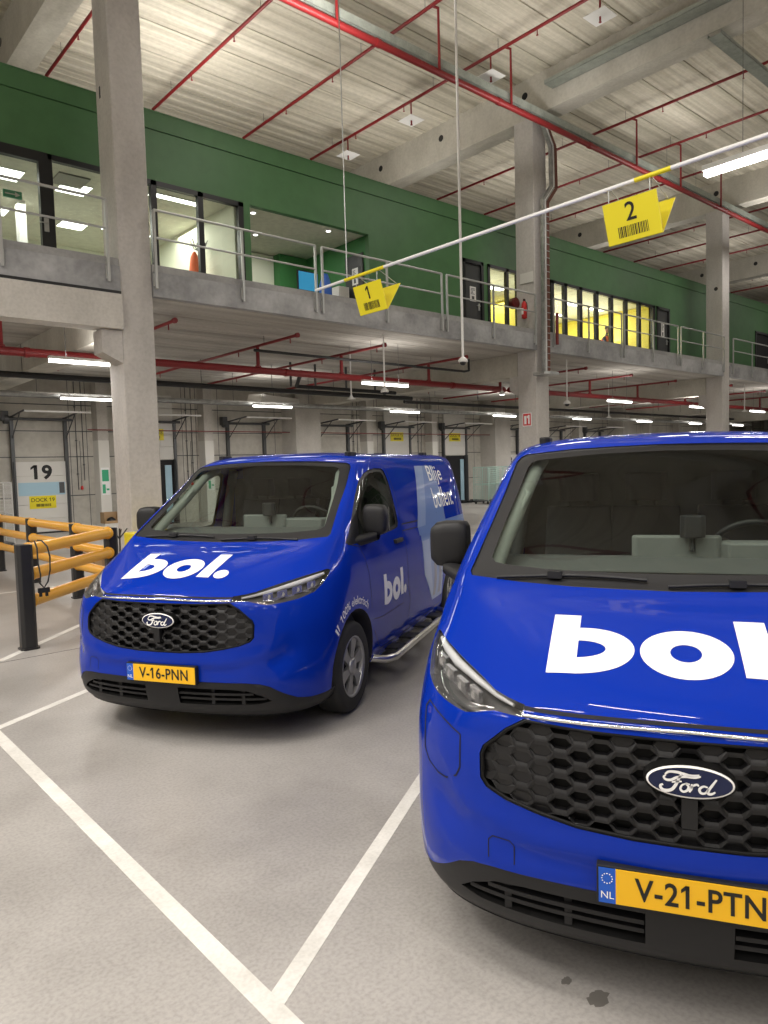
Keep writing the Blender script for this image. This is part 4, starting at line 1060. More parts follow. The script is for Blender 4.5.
def take(bm, faces, name, mat, parent, recess=0.0, skirt=True, remove=True, smooth=True):
    """Move these faces into a mesh of their own, set back by recess with a rim to the old edge."""
    vm = {}; vs = []; fs = []; outer = {}
    fset = set(faces)
    nrm = {}
    for f in faces:
        for v in f.verts: nrm.setdefault(v, Vector()); nrm[v] += f.normal*f.calc_area()
    for f in faces:
        for v in f.verts:
            if v not in vm:
                vm[v] = len(vs); vs.append(v.co-nrm[v].normalized()*recess)
        fs.append([vm[v] for v in f.verts])
    nin = len(fs)
    if recess and skirt:
        for f in faces:
            for e in f.edges:
                if sum(1 for g in e.link_faces if g in fset) == 1:
                    v0, v1 = e.verts
                    for v in (v0, v1):
                        if v not in outer: outer[v] = len(vs); vs.append(v.co.copy())
                    fs.append([vm[v0], vm[v1], outer[v1], outer[v0]])
    me = bpy.data.meshes.new(name); me.from_pydata([tuple(v) for v in vs], [], fs); me.materials.append(mat)
    me.polygons.foreach_set('use_smooth', [smooth and i < nin for i in range(len(fs))]); me.update()
    o = bpy.data.objects.new(name, me); COL.objects.link(o); o.parent = parent
    if remove: bmesh.ops.delete(bm, geom=faces, context='FACES')
    return o
def sheet(mb, rows, smooth=True):
    """Grid of 3D points to quads."""
    n = len(rows[0]); vs = [p for r in rows for p in r]
    mb.add(vs, [(i*n+j, i*n+j+1, (i+1)*n+j+1, (i+1)*n+j) for i in range(len(rows)-1) for j in range(n-1)], smooth)
def line_on(mb, pts, fn, w=.006, lift=.0015, step=.03):
    """Thin flat line over the body following 2D points (fn maps them onto the surface)."""
    Q = []
    for (a, b), (c, d) in zip(pts[:-1], pts[1:]):
        L = math.hypot(c-a, d-b); k = max(1, int(L/step))
        Q += [(a+(c-a)*i/k, b+(d-b)*i/k) for i in range(k)]
    Q.append(pts[-1])
    rows = []
    for i, (u, v) in enumerate(Q):
        p, q = Q[max(0, i-1)], Q[min(len(Q)-1, i+1)]; L = math.hypot(q[0]-p[0], q[1]-p[1]) or 1
        nx, ny = -(q[1]-p[1])/L*w/2, (q[0]-p[0])/L*w/2
        rows.append([fn(u+nx, v+ny, lift), fn(u-nx, v-ny, lift)])
    sheet(mb, rows)

van = thing('delivery_van', (1.921, 4.479, 0), 'blue electric delivery van parked further back on the left, plate V-16-PNN', 'van', 'blue delivery vans', -1.0475)
bm = BB.copy()
fwd = lambda c, n: c.y < 1.1 and c.z < 1.0 and n.y < -.15
# windscreen and its black band
WSo = [(0, 1.264), (-.2, 1.267), (-.40, 1.272), (-.62, 1.283), (-.835, 1.303), (-.848, 1.318), (-.80, 1.517), (-.742, 1.80), (-.722, 1.828), (-.69, 1.842), (-.45, 1.862), (-.2, 1.869), (0, 1.872)]
WSo = WSo+[(-x, z) for x, z in WSo[-2:0:-1]]
wsel = lambda c, n: .84 < c.y < 1.9 and c.z > 1.255 and n.y < -.2 and abs(c.x) < .86
f = cut_poly(bm, [(x, 0, z) for x, z in WSo], (0, 1, 0), wsel)
band = take(bm, f, 'windscreen', M['blackplastic'], van, .006)
b2 = bmesh.new(); b2.from_mesh(band.data); b2.normal_update()
WSi = [(0, 1.318), (-.25, 1.320), (-.5, 1.328), (-.70, 1.343), (-.745, 1.352), (-.765, 1.37), (-.76, 1.40), (-.735, 1.52), (-.70, 1.66), (-.672, 1.772), (-.655, 1.797), (-.62, 1.81), (-.3, 1.832), (0, 1.838)]
WSi = WSi+[(-x, z) for x, z in WSi[-2:0:-1]]
f = cut_poly(b2, [(x, 0, z) for x, z in WSi], (0, 1, 0), lambda c, n: True)
take(b2, f, 'glass', M['windscreen'], band); b2.to_mesh(band.data); b2.free()
# grille opening
GR = [(0, .952), (-.30, .953), (-.497, .957), (-.56, .918), (-.640, .845), (-.652, .815), (-.65, .735), (-.628, .708), (-.56, .682), (-.456, .660), (-.33, .640), (-.16, .632), (0, .632)]
GRf = GR+[(-x, z) for x, z in GR[-2:0:-1]]
f = cut_poly(bm, [(x, 0, z) for x, z in GRf], (0, 1, 0), fwd)
grille = take(bm, f, 'grille', M['grilleblack'], van, .045)
# headlamps
HL = [(.50, .137, .992), (.56, .185, 1.000), (.61, .235, 1.010), (.66, .30, 1.028), (.715, .37, 1.045), (.77, .43, 1.060), (.82, .50, 1.075), (.88, .60, 1.092), (.923, .69, 1.103), (.935, .715, 1.095), (.942, .66, 1.060), (.934, .572, 1.015), (.918, .48, .978), (.86, .345, .952), (.80, .275, .942), (.71, .194, .933), (.67, .168, .943), (.60, .150, .962), (.50, .106, .960)]
for s in (1, -1):
    P = [(s*x, y, z) for x, y, z in HL]
    f = cut_poly(bm, P, (-s*.62, .785, 0), lambda c, n, s=s: c.x*s > .45 and c.y < .9 and .88 < c.z < 1.16)
    bk = take(bm, f, 'headlamp', M['lampdark'], van, .05, remove=False)
    ln = take(bm, f, 'lens', M['lens'], bk, .003, skirt=False)
    # light guide and reflectors inside
    lg = MB()
    G1 = [(.545, .166, .976), (.61, .228, .986), (.70, .33, 1.006), (.80, .45, 1.032), (.87, .56, 1.056), (.915, .65, 1.076)]
    G1 = [Vector((s*x, y, z)) for x, y, z in G1]; inn = Vector((-s*.45, .85, -.1)).normalized()
    lg.tube([p+inn*.012 for p in G1], [.006, .010, .014, .019, .017, .010], 10); lg.build('light_guide', M['ledbar'], bk)
    pd = MB()
    for x, y, z, w_ in ((.70, .235, .978, .035), (.765, .31, .985, .036), (.83, .40, 1.0, .036), (.885, .505, 1.018, .032)):
        c = Vector((s*x, y, z))+inn*.03; a = Vector((s*.62, .78, .12)).normalized()
        pd.obox(c, a*w_, inn*.012, Vector((0, 0, .024)))
        pd.lathe([(.016, 0), (.022, -.012), (.020, -.016)], c-inn*.012, -inn, 12)
    pd.build('reflector', M['innerlamp'], bk)
    pd = MB()
    for x, y, z in ((.735, .27, .958), (.80, .352, .965), (.86, .45, .98)):
        c = Vector((s*x, y, z))+inn*.035; a = Vector((s*.62, .78, .12)).normalized()
        pd.obox(c, a*.030, inn*.01, Vector((0, 0, .010)))
    pd.build('lower_reflector', M['innerlamp'], bk)
# lower black bumper
LB = [(0, .455), (.27, .452), (.45, .450), (.60, .446), (.68, .436), (.735, .415), (.80, .365), (.868, .318), (.92, .300), (1.05, .285), (1.05, .05), (0, .05)]
LBf = [(x, z) for x, z in LB]+[(-x, z) for x, z in LB[-2:0:-1]]
f = cut_poly(bm, [(x, 0, z) for x, z in LBf], (0, 1, 0), lambda c, n: c.y < .66 and c.z < .56)
for s in (1,):
    pass
lower = take(bm, f, 'lower_bumper', M['blackplastic'], van, .004)
b3 = bmesh.new(); b3.from_mesh(lower.data); b3.normal_update()
for s in (1, -1):
    IN = [(.125, .405), (.50, .402), (.60, .390), (.69, .350), (.735, .315), (.66, .298), (.40, .292), (.125, .292)]
    f = cut_poly(b3, [(s*x, 0, z) for x, z in IN], (0, 1, 0), lambda c, n, s=s: c.x*s > .1 and n.y < -.1)
    take(b3, f, 'air_intake', M['grilleblack'], lower, .07)
b3.to_mesh(lower.data); b3.free()
for s in (1, -1):
    sl = MB()
    for z, x1, dep in ((.366, .63, .012), (.330, .70, .018)):
        rows = []
        for k in range(15):
            x = .128+(x1-.128)*k/14; p = on_front(s*x, z, 0); b = Vector((0, dep, 0))
            rows.append([p+b+Vector((0, 0, .007)), p+b+Vector((0, .04, .007)), p+b+Vector((0, .04, -.007)), p+b+Vector((0, 0, -.007)), p+b+Vector((0, 0, .007))])
        sheet(sl, rows, False)
    for x in (.36, .56): p = on_front(s*x, .35, 0); sl.box((p.x-.012, p.y+.025, .296), (p.x+.012, p.y+.06, .40))
    sl.build('intake_slats', M['blackplastic'], lower)
# side windows
SW = [(1.00, 1.248), (1.10, 1.315), (1.263, 1.441), (1.45, 1.578), (1.62, 1.690), (1.75, 1.748), (1.88, 1.778), (2.05, 1.790), (2.20, 1.788), (2.255, 1.765), (2.275, 1.68), (2.275, 1.45), (2.265, 1.30), (2.235, 1.262), (2.15, 1.250), (1.67, 1.228), (1.3, 1.222), (1.05, 1.228)]
for s in (1, -1):
    f = cut_poly(bm, [(0, y, z) for y, z in SW], (1, 0, 0), lambda c, n, s=s: c.x*s > .6 and .9 < c.y < 2.5 and c.z > 1.1 and abs(n.x) > .3)
    fr = take(bm, f, 'side_window', M['blackplastic'], van, .008)
    b4 = bmesh.new(); b4.from_mesh(fr.data); b4.normal_update()
    SI = [(1.27, 1.262), (1.36, 1.475), (1.47, 1.558), (1.63, 1.665), (1.76, 1.720), (1.89, 1.748), (2.05, 1.760), (2.17, 1.758), (2.215, 1.735), (2.232, 1.66), (2.232, 1.45), (2.222, 1.31), (2.20, 1.285), (1.67, 1.262)]
    f = cut_poly(b4, [(0, y, z) for y, z in SI], (1, 0, 0), lambda c, n: True)
    take(b4, f, 'glass', M['sideglass'], fr); b4.to_mesh(fr.data); b4.free()
# wheel arches
for yc in (1.0, 4.085):
    for s in (1, -1):
        C = [(0, yc+.425*math.cos(a), .335+.425*math.sin(a)) for a in [k*PI/12-PI/12*2 for k in range(17)]]+[(0, yc-.425, .0), (0, yc+.425, .0)]
        C = [(0, yc+.425*math.cos(k*PI/14), .335+.425*math.sin(k*PI/14)) for k in range(15)]+[(0, yc-.425, .05), (0, yc+.425, .05)]
        f = cut_poly(bm, C, (1, 0, 0), lambda c, n, s=s, yc=yc: c.x*s > .8 and abs(c.y-yc) < .6 and c.z < .9)
        bmesh.ops.delete(bm, geom=f, context='FACES')
me = bpy.data.meshes.new('body'); bm.to_mesh(me); me.materials.append(M['paint'])
me.polygons.foreach_set('use_smooth', [True]*len(me.polygons)); me.update()
body = bpy.data.objects.new('body', me); COL.objects.link(body); body.parent = van
for yc in (1.0, 4.085):
    for s in (1, -1):
        m = MB(); m.cur = 0; rows = []
        for k in range(19):
            a = -.12+(PI+.24)*k/18
            c, z = yc+.425*math.cos(a), .335+.425*math.sin(a)
            p = on_side(c, max(z, .24), 0, s) if yc else None
            rows.append([Vector((p.x, c, z)), Vector((p.x-s*.03, yc+.40*math.cos(a), .335+.40*math.sin(a))), Vector((s*.62, yc+.42*math.cos(a), .335+.42*math.sin(a)))])
        sheet(m, rows); m.add([(s*.62, yc+.42*math.cos(a), .335+.42*math.sin(a)) for a in [k*PI/16 for k in range(17)]]+[(s*.62, yc-.42, .1), (s*.62, yc+.42, .1)], [list(range(19))])
        m.build('wheel_arch', M['gap'], van)
m = MB(); m.box((-.90, 1.45, .22), (.90, 3.62, .40)); m.box((-.62, .25, .24), (.62, 1.5, .5)); m.box((-.62, 3.6, .26), (.62, 4.95, .5)); m.box((-.82, .30, .225), (.82, .52, .30)); m.build('underbody', M['gap'], van)
# wheels
def wheel(yc, s):
    w = MB(); X = s
    w.lathe([(.215, -.20), (.30, -.215), (.325, -.195), (.337, -.16), (.337, -.04), (.325, -.008), (.30, .008), (.222, .0)], (s*.985, yc, .337), (s, 0, 0), 40, caps=False)
    tyre = w.build('wheel', M['rubber'], van)
    r = MB(); r.lathe([(.224, .0), (.218, .006), (.205, -.012), (.20, -.06), (.205, -.19)], (s*.985, yc, .337), (s, 0, 0), 40, caps=False)
    for k in range(6):
        a = k*PI/3+.3; u = Vector((0, math.cos(a), math.sin(a))); v = Vector((0, -math.sin(a), math.cos(a))); O = Vector((s*.985, yc, .337))
        A = [(.035, -.035), (.10, -.030), (.207, -.070), (.207, .045), (.10, .030), (.035, .035)]
        r.prism(A, lambda p, q, d: O+u*p+v*q+Vector((s*(d-.02+.0*p), 0, 0)), -.016, .006)
    r.lathe([(.062, -.02), (.062, -.004), (.045, .004), (0, .006)], (s*.985, yc, .337), (s, 0, 0), 20)
    r.build('rim', M['rim'], tyre)
    d = MB(); d.lathe([(.205, -.05), (.0, -.05)], (s*.985, yc, .337), (s, 0, 0), 30); d.build('brake_disc', M['gap'], tyre)
for yc in (.985, 4.085):
    for s in (1, -1): wheel(yc, s)
# chrome strip over the grille, grille mesh
m = MB(); m.tube([on_front(x, .966+.008*(1-abs(x)/.5), .003) for x in np.linspace(-.497, .497, 11)], .0065, 8); m.build('chrome_strip', M['chrome'], van)
m = MB()
def inpoly(x, z, poly):
    c = False
    for (x1, y1), (x2, y2) in zip(poly, poly[1:]+poly[:1]):
        if (y1 > z) != (y2 > z) and x < (x2-x1)*(z-y1)/(y2-y1)+x1: c = not c
    return c
cw, ch = .126, .0325
def gp(x, z, dd):
    p = on_front(x, z, 0); return p+Vector((0, dd, 0))
for r_ in range(-1, 11):
    for c_ in range(-7, 8):
        cx = c_*cw+(cw/2 if r_ % 2 else 0); cz = .634+r_*ch
        if not inpoly(cx, cz, GRf): continue
        side = abs(cx)/.65
        A_, B_ = cw/3, cw/6
        hexo = [(cx+a, cz+b) for a, b in ((-A_, 0), (-B_, ch), (B_, ch), (A_, 0), (B_, -ch), (-B_, -ch))]
        k1, k2 = (.86, .52) if side < .8 else (.72, .30)
        hexi = [(cx+a*k1, cz+b*k2) for a, b in ((-A_, 0), (-B_, ch), (B_, ch), (A_, 0), (B_, -ch), (-B_, -ch))]
        hexm = [(cx+a*.93, cz+b*.80) for a, b in ((-A_, 0), (-B_, ch), (B_, ch), (A_, 0), (B_, -ch), (-B_, -ch))]
        def cl(p):
            q = p
            for _ in range(10):
                if inpoly(q[0], q[1], GRf): return q
                q = (q[0]+(cx-q[0])*.15, q[1]+(cz-q[1])*.15)
            return q
        hexo = [cl(p) for p in hexo]; hexi = [cl(p) for p in hexi]; hexm = [cl(p) for p in hexm]
        o0 = [gp(x, z, .011) for x, z in hexo]; m0 = [gp(x, z, .013) for x, z in hexm]; i0 = [gp(x, z, .017) for x, z in hexi]; i1 = [gp(x, z, .040) for x, z in hexi]
        vs_ = o0+m0+i0+i1
        m.add(vs_, [(k*6+j, k*6+(j+1) % 6, (k+1)*6+(j+1) % 6, (k+1)*6+j) for k in range(3) for j in range(6)])
        if side > .66 or r_ in (0, 9, 10):
            m.add([gp(x, z, .021) for x, z in hexi], [list(range(6))])
m.build('mesh_insert', M['glossgrille'], grille)
m = MB()
rim = [gp(x*.985, .79+(z-.79)*.965, .004) for x, z in GRf]
m.tube(rim, .007, 6, closed=True); m.build('grille_rim', M['grilleblack'], grille)
# badge
bd = MB(); OC = Vector((0, .012, .845))
def ov(k, rx, rz, y): a = 2*PI*k/40; return (rx*math.cos(a), y, .845+rz*math.sin(a))
bd.add([ov(k, .128, .054, .006) for k in range(40)]+[ov(k, .128, .054, .05) for k in range(40)], [list(range(40))]+[(k, (k+1) % 40, (k+1) % 40+40, k+40) for k in range(40)]); badge = bd.build('badge', M['grilleblack'], van)
bd = MB(); bd.add([ov(k, .121, .049, .004) for k in range(40)]+[ov(k, .115, .0435, .001) for k in range(40)]+[ov(k, .121, .049, .006) for k in range(40)], [(k, (k+1) % 40, (k+1) % 40+40, k+40) for k in range(40)]+[(k, (k+1) % 40, (k+1) % 40+80, k+80) for k in range(40)]); bd.build('badge_ring', M['whiteprint'], badge)
bd = MB(); bd.add([ov(k, .115, .0435, .0025) for k in range(40)], [list(range(40))]); bd.build('badge_face', M['ovalblue'], badge)
SC = [  # script strokes in a 100 x 40 box, width
 ([(28, 31), (25, 33), (23, 30), (25, 26), (30, 25), (35, 28), (38, 33), (35, 38), (28, 39), (24, 36)], 0),
]
def stroke(mb, pts, w):
    pts = [(-.092+p[0]*.00184, .845-.0335+p[1]*.00168) for p in pts]
    # smooth the polyline
    P = cr([(a, b, 0) for a, b in pts], 5); n = len(P); rows = []
    for i in range(n):
        t = P[min(i+1, n-1)]-P[max(i-1, 0)]; t = t/np.linalg.norm(t); ww = w*(.6+.4*math.sin(PI*min(1, max(0, i/(n-1)))))
        rows.append([(P[i][0]-t[1]*ww, -.0005, P[i][1]+t[0]*ww), (P[i][0]+t[1]*ww, -.0005, P[i][1]-t[0]*ww)])
    sheet(mb, rows, False)
sc = MB()
stroke(sc, [(14, 30), (11, 26), (14, 22), (22, 22), (30, 27), (42, 30), (58, 30), (66, 33)][::-1], .0040)   # top bar of the F
stroke(sc, [(13, 31), (18, 36), (30, 37), (40, 35), (52, 33), (64, 35)], .0042)
stroke(sc, [(37, 33), (33, 24), (29, 14), (23, 5), (15, 2), (8, 4), (6, 10), (10, 13)], .0048)
stroke(sc, [(23, 18), (31, 20), (38, 21)], .0032)
stroke(sc, [(44, 18), (38, 14), (36, 7), (40, 3), (46, 6), (48, 13), (44, 18), (50, 17)], .0036)
stroke(sc, [(53, 18), (52, 10), (49, 3)], .0040)
stroke(sc, [(51, 10), (56, 16), (61, 18), (63, 15)], .0034)
stroke(sc, [(76, 15), (70, 16), (64, 10), (66, 4), (72, 4), (77, 12)], .0038)
stroke(sc, [(89, 30), (83, 20), (77, 9), (77, 4), (82, 4), (87, 8)], .0042)
sc.build('badge_script', M['whiteprint'], badge)
m = MB(); m.box((-.022, .008, .70), (.022, .04, .80)); m.build('sensor_block', M['blackplastic'], grille)
# hood lettering, cut from flat white film laid over the bonnet
def ellring(mb, cx, cy, rx, ry, ix, iy, ox=0, oy=0, n=64, fn=on_top, a0=0, a1=2*PI, flat=None):
    rows = []
    for j in range(9):
        t = j/8; r = []
        for k in range(n+1):
            a = a0+(a1-a0)*k/n; px_ = (ix*(1-t)+rx*t)*math.cos(a)+cx+ox*(1-t); py_ = (iy*(1-t)+ry*t)*math.sin(a)+cy+oy*(1-t)
            r.append(fn(px_, py_, .0016))
        rows.append(r)
    sheet(mb, rows)
def quadpatch(mb, A, B, C, D, fn=on_top, n=10):
    rows = []
    for i in range(n+1):
        t = i/n; p = (A[0]+(D[0]-A[0])*t, A[1]+(D[1]-A[1])*t); q = (B[0]+(C[0]-B[0])*t, B[1]+(C[1]-B[1])*t)
        rows.append([fn(p[0]+(q[0]-p[0])*k/n, p[1]+(q[1]-p[1])*k/n, .0016) for k in range(n+1)])
    sheet(mb, rows)
def bol(mb, T, fn):
    """T(u, v): unit letter coordinates (u to the right, v up, in metres on the bonnet) to the fn plane."""
    F = lambda u, v, l: fn(*T(u, v), l)
    quadpatch(mb, (0, -.012), (.099, -.025), (.099, .328), (0, .335), F)
    n = 40   # bowl of the b, D shaped
    rows = []
    for j in range(9):
        t = j/8; r = []
        for k in range(n+1):
            a = -PI/2+PI*k/n
            ix, iy = .097*math.cos(a), .050*math.sin(a)
            ox_, oy_ = .193*math.cos(a)**.85 if math.cos(a) > 0 else 0, .133*math.sin(a)
            r.append(F(.098+ix*(1-t)+ox_*t, .108+.0+(iy*(1-t)+oy_*t)+(.0)*t, .0016))
        rows.append(r)
    sheet(mb, rows)
    ellring(mb, .457, .105, .148, .138, .050, .050, fn=F)
    quadpatch(mb, (.628, -.005), (.728, -.005), (.728, .325), (.628, .325), F)
    rows = [[F(.800+.053*r_*math.cos(2*PI*k/32), .045+.053*r_*math.sin(2*PI*k/32), .0016) for k in range(33)] for r_ in (.02, .35, .7, 1)]
    sheet(mb, rows)
# lettering on the driver side door and rear side
m = MB(); kx = .62/.86; kz = .235/.325
bol(m, lambda u, v: (1.665+u*kx, .675+v*kz), lambda a, b, l: on_side(a, b, l+.0006)); m.build('door_lettering', M['whiteprint'], van)
def side_text(txt, y0, y1, z0, z1, mat, name, wt=.004):
    v, f = text_mesh(txt, 1.0, wt); xs = [a for a, b in v]; ys = [b for a, b in v]
    b5 = bmesh.new(); V = [b5.verts.new((a, b, 0)) for a, b in v]
    for g in f:
        try: b5.faces.new([V[i] for i in g])
        except ValueError: pass
    bmesh.ops.triangulate(b5, faces=b5.faces); bmesh.ops.subdivide_edges(b5, edges=[e for e in b5.edges if e.calc_length() > .15], cuts=2)
    q = MB(); b5.verts.index_update()
    P = []
    for w_ in b5.verts:
        u = (w_.co.x-min(xs))/(max(xs)-min(xs)); t = (w_.co.y-min(ys))/(max(ys)-min(ys)); P.append(on_side(y0+(y1-y0)*u, z0+(z1-z0)*t, .0045))
    q.add(P, [[x.index for x in g.verts] for g in b5.faces]); b5.free()
    return q.build(name, mat, van)
def side_panel(poly_rows, mat, name, lift=.0022):
    q = MB(); rows = []
    for (z, ya, yb) in poly_rows: rows.append([on_side(ya+(yb-ya)*k/14, z, lift) for k in range(15)])
    sheet(q, rows); return q.build(name, mat, van)
zz = np.linspace(1.20, 1.80, 10)
side_panel([(z, 2.83+.42*(z-1.2)/.6, 3.95) for z in zz], M['lightblue'], 'side_print')
side_panel([(z, 2.83+.42*(z-1.2)/.6, 3.12+.42*(z-1.2)/.6) for z in zz], M['paleblue'], 'side_print', .003)
side_panel([(z, 2.84, 4.86) for z in np.linspace(1.12, 1.2, 4)], M['lightblue'], 'side_print')
side_panel([(z, 2.88+.35*max(0, (.75-z)/.33), 3.62) for z in np.linspace(.42, 1.12, 10)], M['lightblue'], 'side_print')
side_panel([(z, 2.90+.35*max(0, (.75-z)/.33), 3.15+.1*max(0, (.75-z)/.33)) for z in np.linspace(.42, 1.06, 10)], M['paleblue'], 'side_print', .003)
for y0 in (3.22, 3.42):
    side_panel([(z, y0+.05*math.sin((z-.42)*6), y0+.10+.05*math.sin((z-.42)*6)) for z in np.linspace(.46, 1.02, 9)], M['greyprint'], 'side_print', .0035)
side_text('Blije', 3.64, 4.20, 1.58, 1.80, M['whiteprint'], 'side_lettering')
side_text('bollen.', 3.60, 4.42, 1.34, 1.56, M['whiteprint'], 'side_lettering')
# words round the wheel arch: "100% elektrisch" with a plug sign
q = MB()
word = '100% elektrisch'; R0 = .485
v, f = text_mesh(word, .085, .0010); xs = [a for a, b in v]; wid = max(xs)-min(xs)
P = []
for a, b in v:
    th = (126-70*(a-min(xs))/wid)*PI/180
    P.append(on_side(1.0+(R0+b)*math.cos(th), .335+(R0+b)*math.sin(th), .003))
q.add(P, f)
for th in (133, 137):
    t_ = th*PI/180
    for a, b in ((-.035, .035),):
        q.add([on_side(1.0+(R0+a+.02*(th == 133))*math.cos(t_-.02), .335+(R0+a)*math.sin(t_-.02), .003), on_side(1.0+(R0+b)*math.cos(t_-.02), .335+(R0+b)*math.sin(t_-.02), .003),
               on_side(1.0+(R0+b)*math.cos(t_+.02), .335+(R0+b)*math.sin(t_+.02), .003), on_side(1.0+(R0+a)*math.cos(t_+.02), .335+(R0+a)*math.sin(t_+.02), .003)], [(0, 1, 2, 3)])
q.build('arch_lettering', M['whiteprint'], van)
# panel gaps
q = MB()
for s in (1, -1):
    fs_ = lambda y, z, l, s=s: on_side(y, z, l, s)
    line_on(q, [(1.02, 1.235), (1.22, 1.20), (1.29, 1.10), (1.335, .98), (1.36, .70)], fs_)
    line_on(q, [(2.33, 1.80), (2.36, 1.5), (2.34, 1.25), (2.36, 1.0), (2.35, .70), (2.41, .58), (2.40, .42), (2.34, .30)], fs_)
    line_on(q, [(1.45, .50), (1.55, .38), (1.62, .31), (2.34, .30), (3.60, .33)], fs_)
    line_on(q, [(2.36, 1.275), (3.66, 1.255)], fs_, .012)
    line_on(q, [(2.36, 1.215), (3.66, 1.195)], fs_, .008)
    line_on(q, [(3.60, 1.80), (3.62, 1.2), (3.62, .9), (3.60, .33)], fs_)
    line_on(q, [(1.42, .60), (1.62, .58), (2.2, .585)], fs_, .004)
q.build('panel_gap', M['gap'], van)
q = MB()
line_on(q, [(-.50, .984), (-.25, .989), (0, .991), (.25, .989), (.50, .984)], on_front, .010)
q.build('hood_gap', M['gap'], van)
q = MB()
for s in (-1,):   # charging flap on the near side of the bumper
    line_on(q, [(s*.80, .882), (s*.728, .855), (s*.728, .745), (s*.745, .71), (s*.79, .682), (s*.83, .680), (s*.875, .70), (s*.90, .735), (s*.905, .88), (s*.885, .908), (s*.80, .882)], on_front, .006)
q.build('flap_gap', M['gap'], van)
q = MB()
line_on(q, [(-.62, .475), (-.62, .535), (-.605, .55), (-.545, .55), (-.53, .535), (-.53, .475)], on_front, .004)
q.build('tow_cover_gap', M['gap'], van)
# bumper crease on both sides
# door handles, roof fittings, step tubes
for s in (1, -1):
    m = MB(); a = on_side(2.13, 1.155, .0, s); m.cbox((a.x-s*.02, 2.05, 1.13), (a.x+s*.028, 2.26, 1.165), .008); m.build('door_handle', M['blackplastic'], van, bevel=.006)
    m = MB(); m.tube([(s*.92, 1.50, .26), (s*1.04, 1.55, .245), (s*1.085, 1.68, .24), (s*1.085, 3.40, .24), (s*1.04, 3.53, .245), (s*.92, 3.58, .26)], .032, 16); st = m.build('side_step', M['steelstep'], van)
    m = MB()
    for y in (1.9, 2.3, 2.75, 3.2): m.box((s*.90, y-.09, .255), (s*1.09, y+.09, .275))
    m.build('step_pad', M['blackplastic'], st)
for y in (1.98, 4.3):
    for s in (1, -1):
        p = on_top(s*.62, y, 0); m = MB(); m.cbox((s*.62-.03, y-.085, p.z-.02), (s*.62+.03, y+.085, p.z+.028), .02); m.build('roof_mount', M['blackplastic'], van, bevel=.008)
# mirrors
for s in (1, -1):
    rows = []
    # housing: rounded block lofted along the lateral direction
    for t, sc_ in ((0, .80), (.06, .95), (.25, 1.0), (.6, 1.0), (.85, .93), (1.0, .70), (1.03, .0)):
        x = .955+.185*t; r = []
        for k in range(25):
            a = 2*PI*k/24; ca, sa = math.cos(a), math.sin(a)
            e = .55; px_ = (abs(ca)**e)*(1 if ca > 0 else -1); pz_ = (abs(sa)**e)*(1 if sa > 0 else -1)
            r.append((s*x, 1.405+px_*.070*sc_-.02*t, 1.392+pz_*.120*sc_))
        rows.append(r)
    m = MB(); sheet(m, rows); m.add(rows[0][:-1], [list(range(24))])
    mir = m.build('mirror', M['blackplastic'], van)
    m = MB()
    rows = []
    for t in range(7):
        u = t/6; c = Vector((s*(.865+.20*u), 1.22+.17*u, 1.215+.055*u)); r = []
        for k in range(17):
            a = 2*PI*k/16; r.append(tuple(c+Vector((s*-.01*math.cos(a), (.125-.055*u)*math.cos(a), (.050-.012*u)*math.sin(a)))))
        rows.append(r)
    sheet(m, rows); m.build('mirror_arm', M['blackplastic'], mir)
    m = MB(); m.box((s*.985, 1.462, 1.30), (s*1.13, 1.468, 1.485)); m.build('mirror_glass', M['chrome'], mir)
# wipers
for x0, x1 in ((-.72, -.10), (-.02, .62)):
    m = MB()
    P = [on_top(x0+(x1-x0)*k/10, .872+.02*math.sin(k*.3)+(.03 if x0 < -.5 else 0), .007) for k in range(11)]
    for p in P: p.z = max(p.z, 1.270)
    m.tube(P, .008, 6); m.box((P[4].x-.03, P[4].y-.02, P[4].z-.01), (P[4].x+.03, P[4].y+.02, P[4].z+.018)); m.build('wiper', M['black'], van)
# cabin
m = MB()
m.add([(-.80, .98, 1.275), (.80, .98, 1.275), (.80, 1.36, 1.335), (-.80, 1.36, 1.335), (.80, 1.52, 1.325), (-.80, 1.52, 1.325), (.80, 1.58, .9), (-.80, 1.58, .9), (.80, .98, .9), (-.80, .98, .9)],
      [(0, 1, 2, 3), (3, 2, 4, 5), (5, 4, 6, 7), (0, 9, 8, 1), (1, 8, 6, 4, 2), (0, 3, 5, 7, 9)])
dash = m.build('dashboard', M['dash'], van)
m = MB(); m.cbox((-.16, 1.44, 1.32), (.24, 1.50, 1.43), .02); m.cbox((.22, 1.42, 1.32), (.62, 1.56, 1.40), .05); m.build('instrument_hood', plain('light_dash_grey', (.16, .17, .165), .6), dash, bevel=.015)
m = MB(); m.cbox((.055, 1.38, 1.425), (.165, 1.445, 1.53), .02); m.tube([(.11, 1.43, 1.36), (.11, 1.43, 1.43)], .015, 8); m.build('dash_camera', M['black'], dash, bevel=.012)
m = MB(); m.box((-.7, 1.0, 1.286), (.7, 1.02, 1.292)); m.box((-.75, 1.08, 1.296), (.75, 1.10, 1.304)); m.build('demister_vent', M['blackplastic'], dash)
m = MB(); cc = Vector((.40, 1.68, 1.33)); ax = Vector((0, .82, .57)).normalized(); aa = Vector((1, 0, 0)); ab = ax.cross(aa)
m.tube([cc+.19*(aa*math.cos(2*PI*k/32)+ab*math.sin(2*PI*k/32)) for k in range(32)], .015, 10, closed=True)
for k in (0, 1, 2): a = -PI/2+k*2*PI/3+PI; m.tube([cc-ax*.03, cc+.18*(aa*math.cos(a)+ab*math.sin(a))], .016, 8)
m.lathe([(.07, -.02), (.06, .02), (0, .03)], cc-ax*.03, ax, 18); m.build('steering_wheel', M['blackplastic'], van)
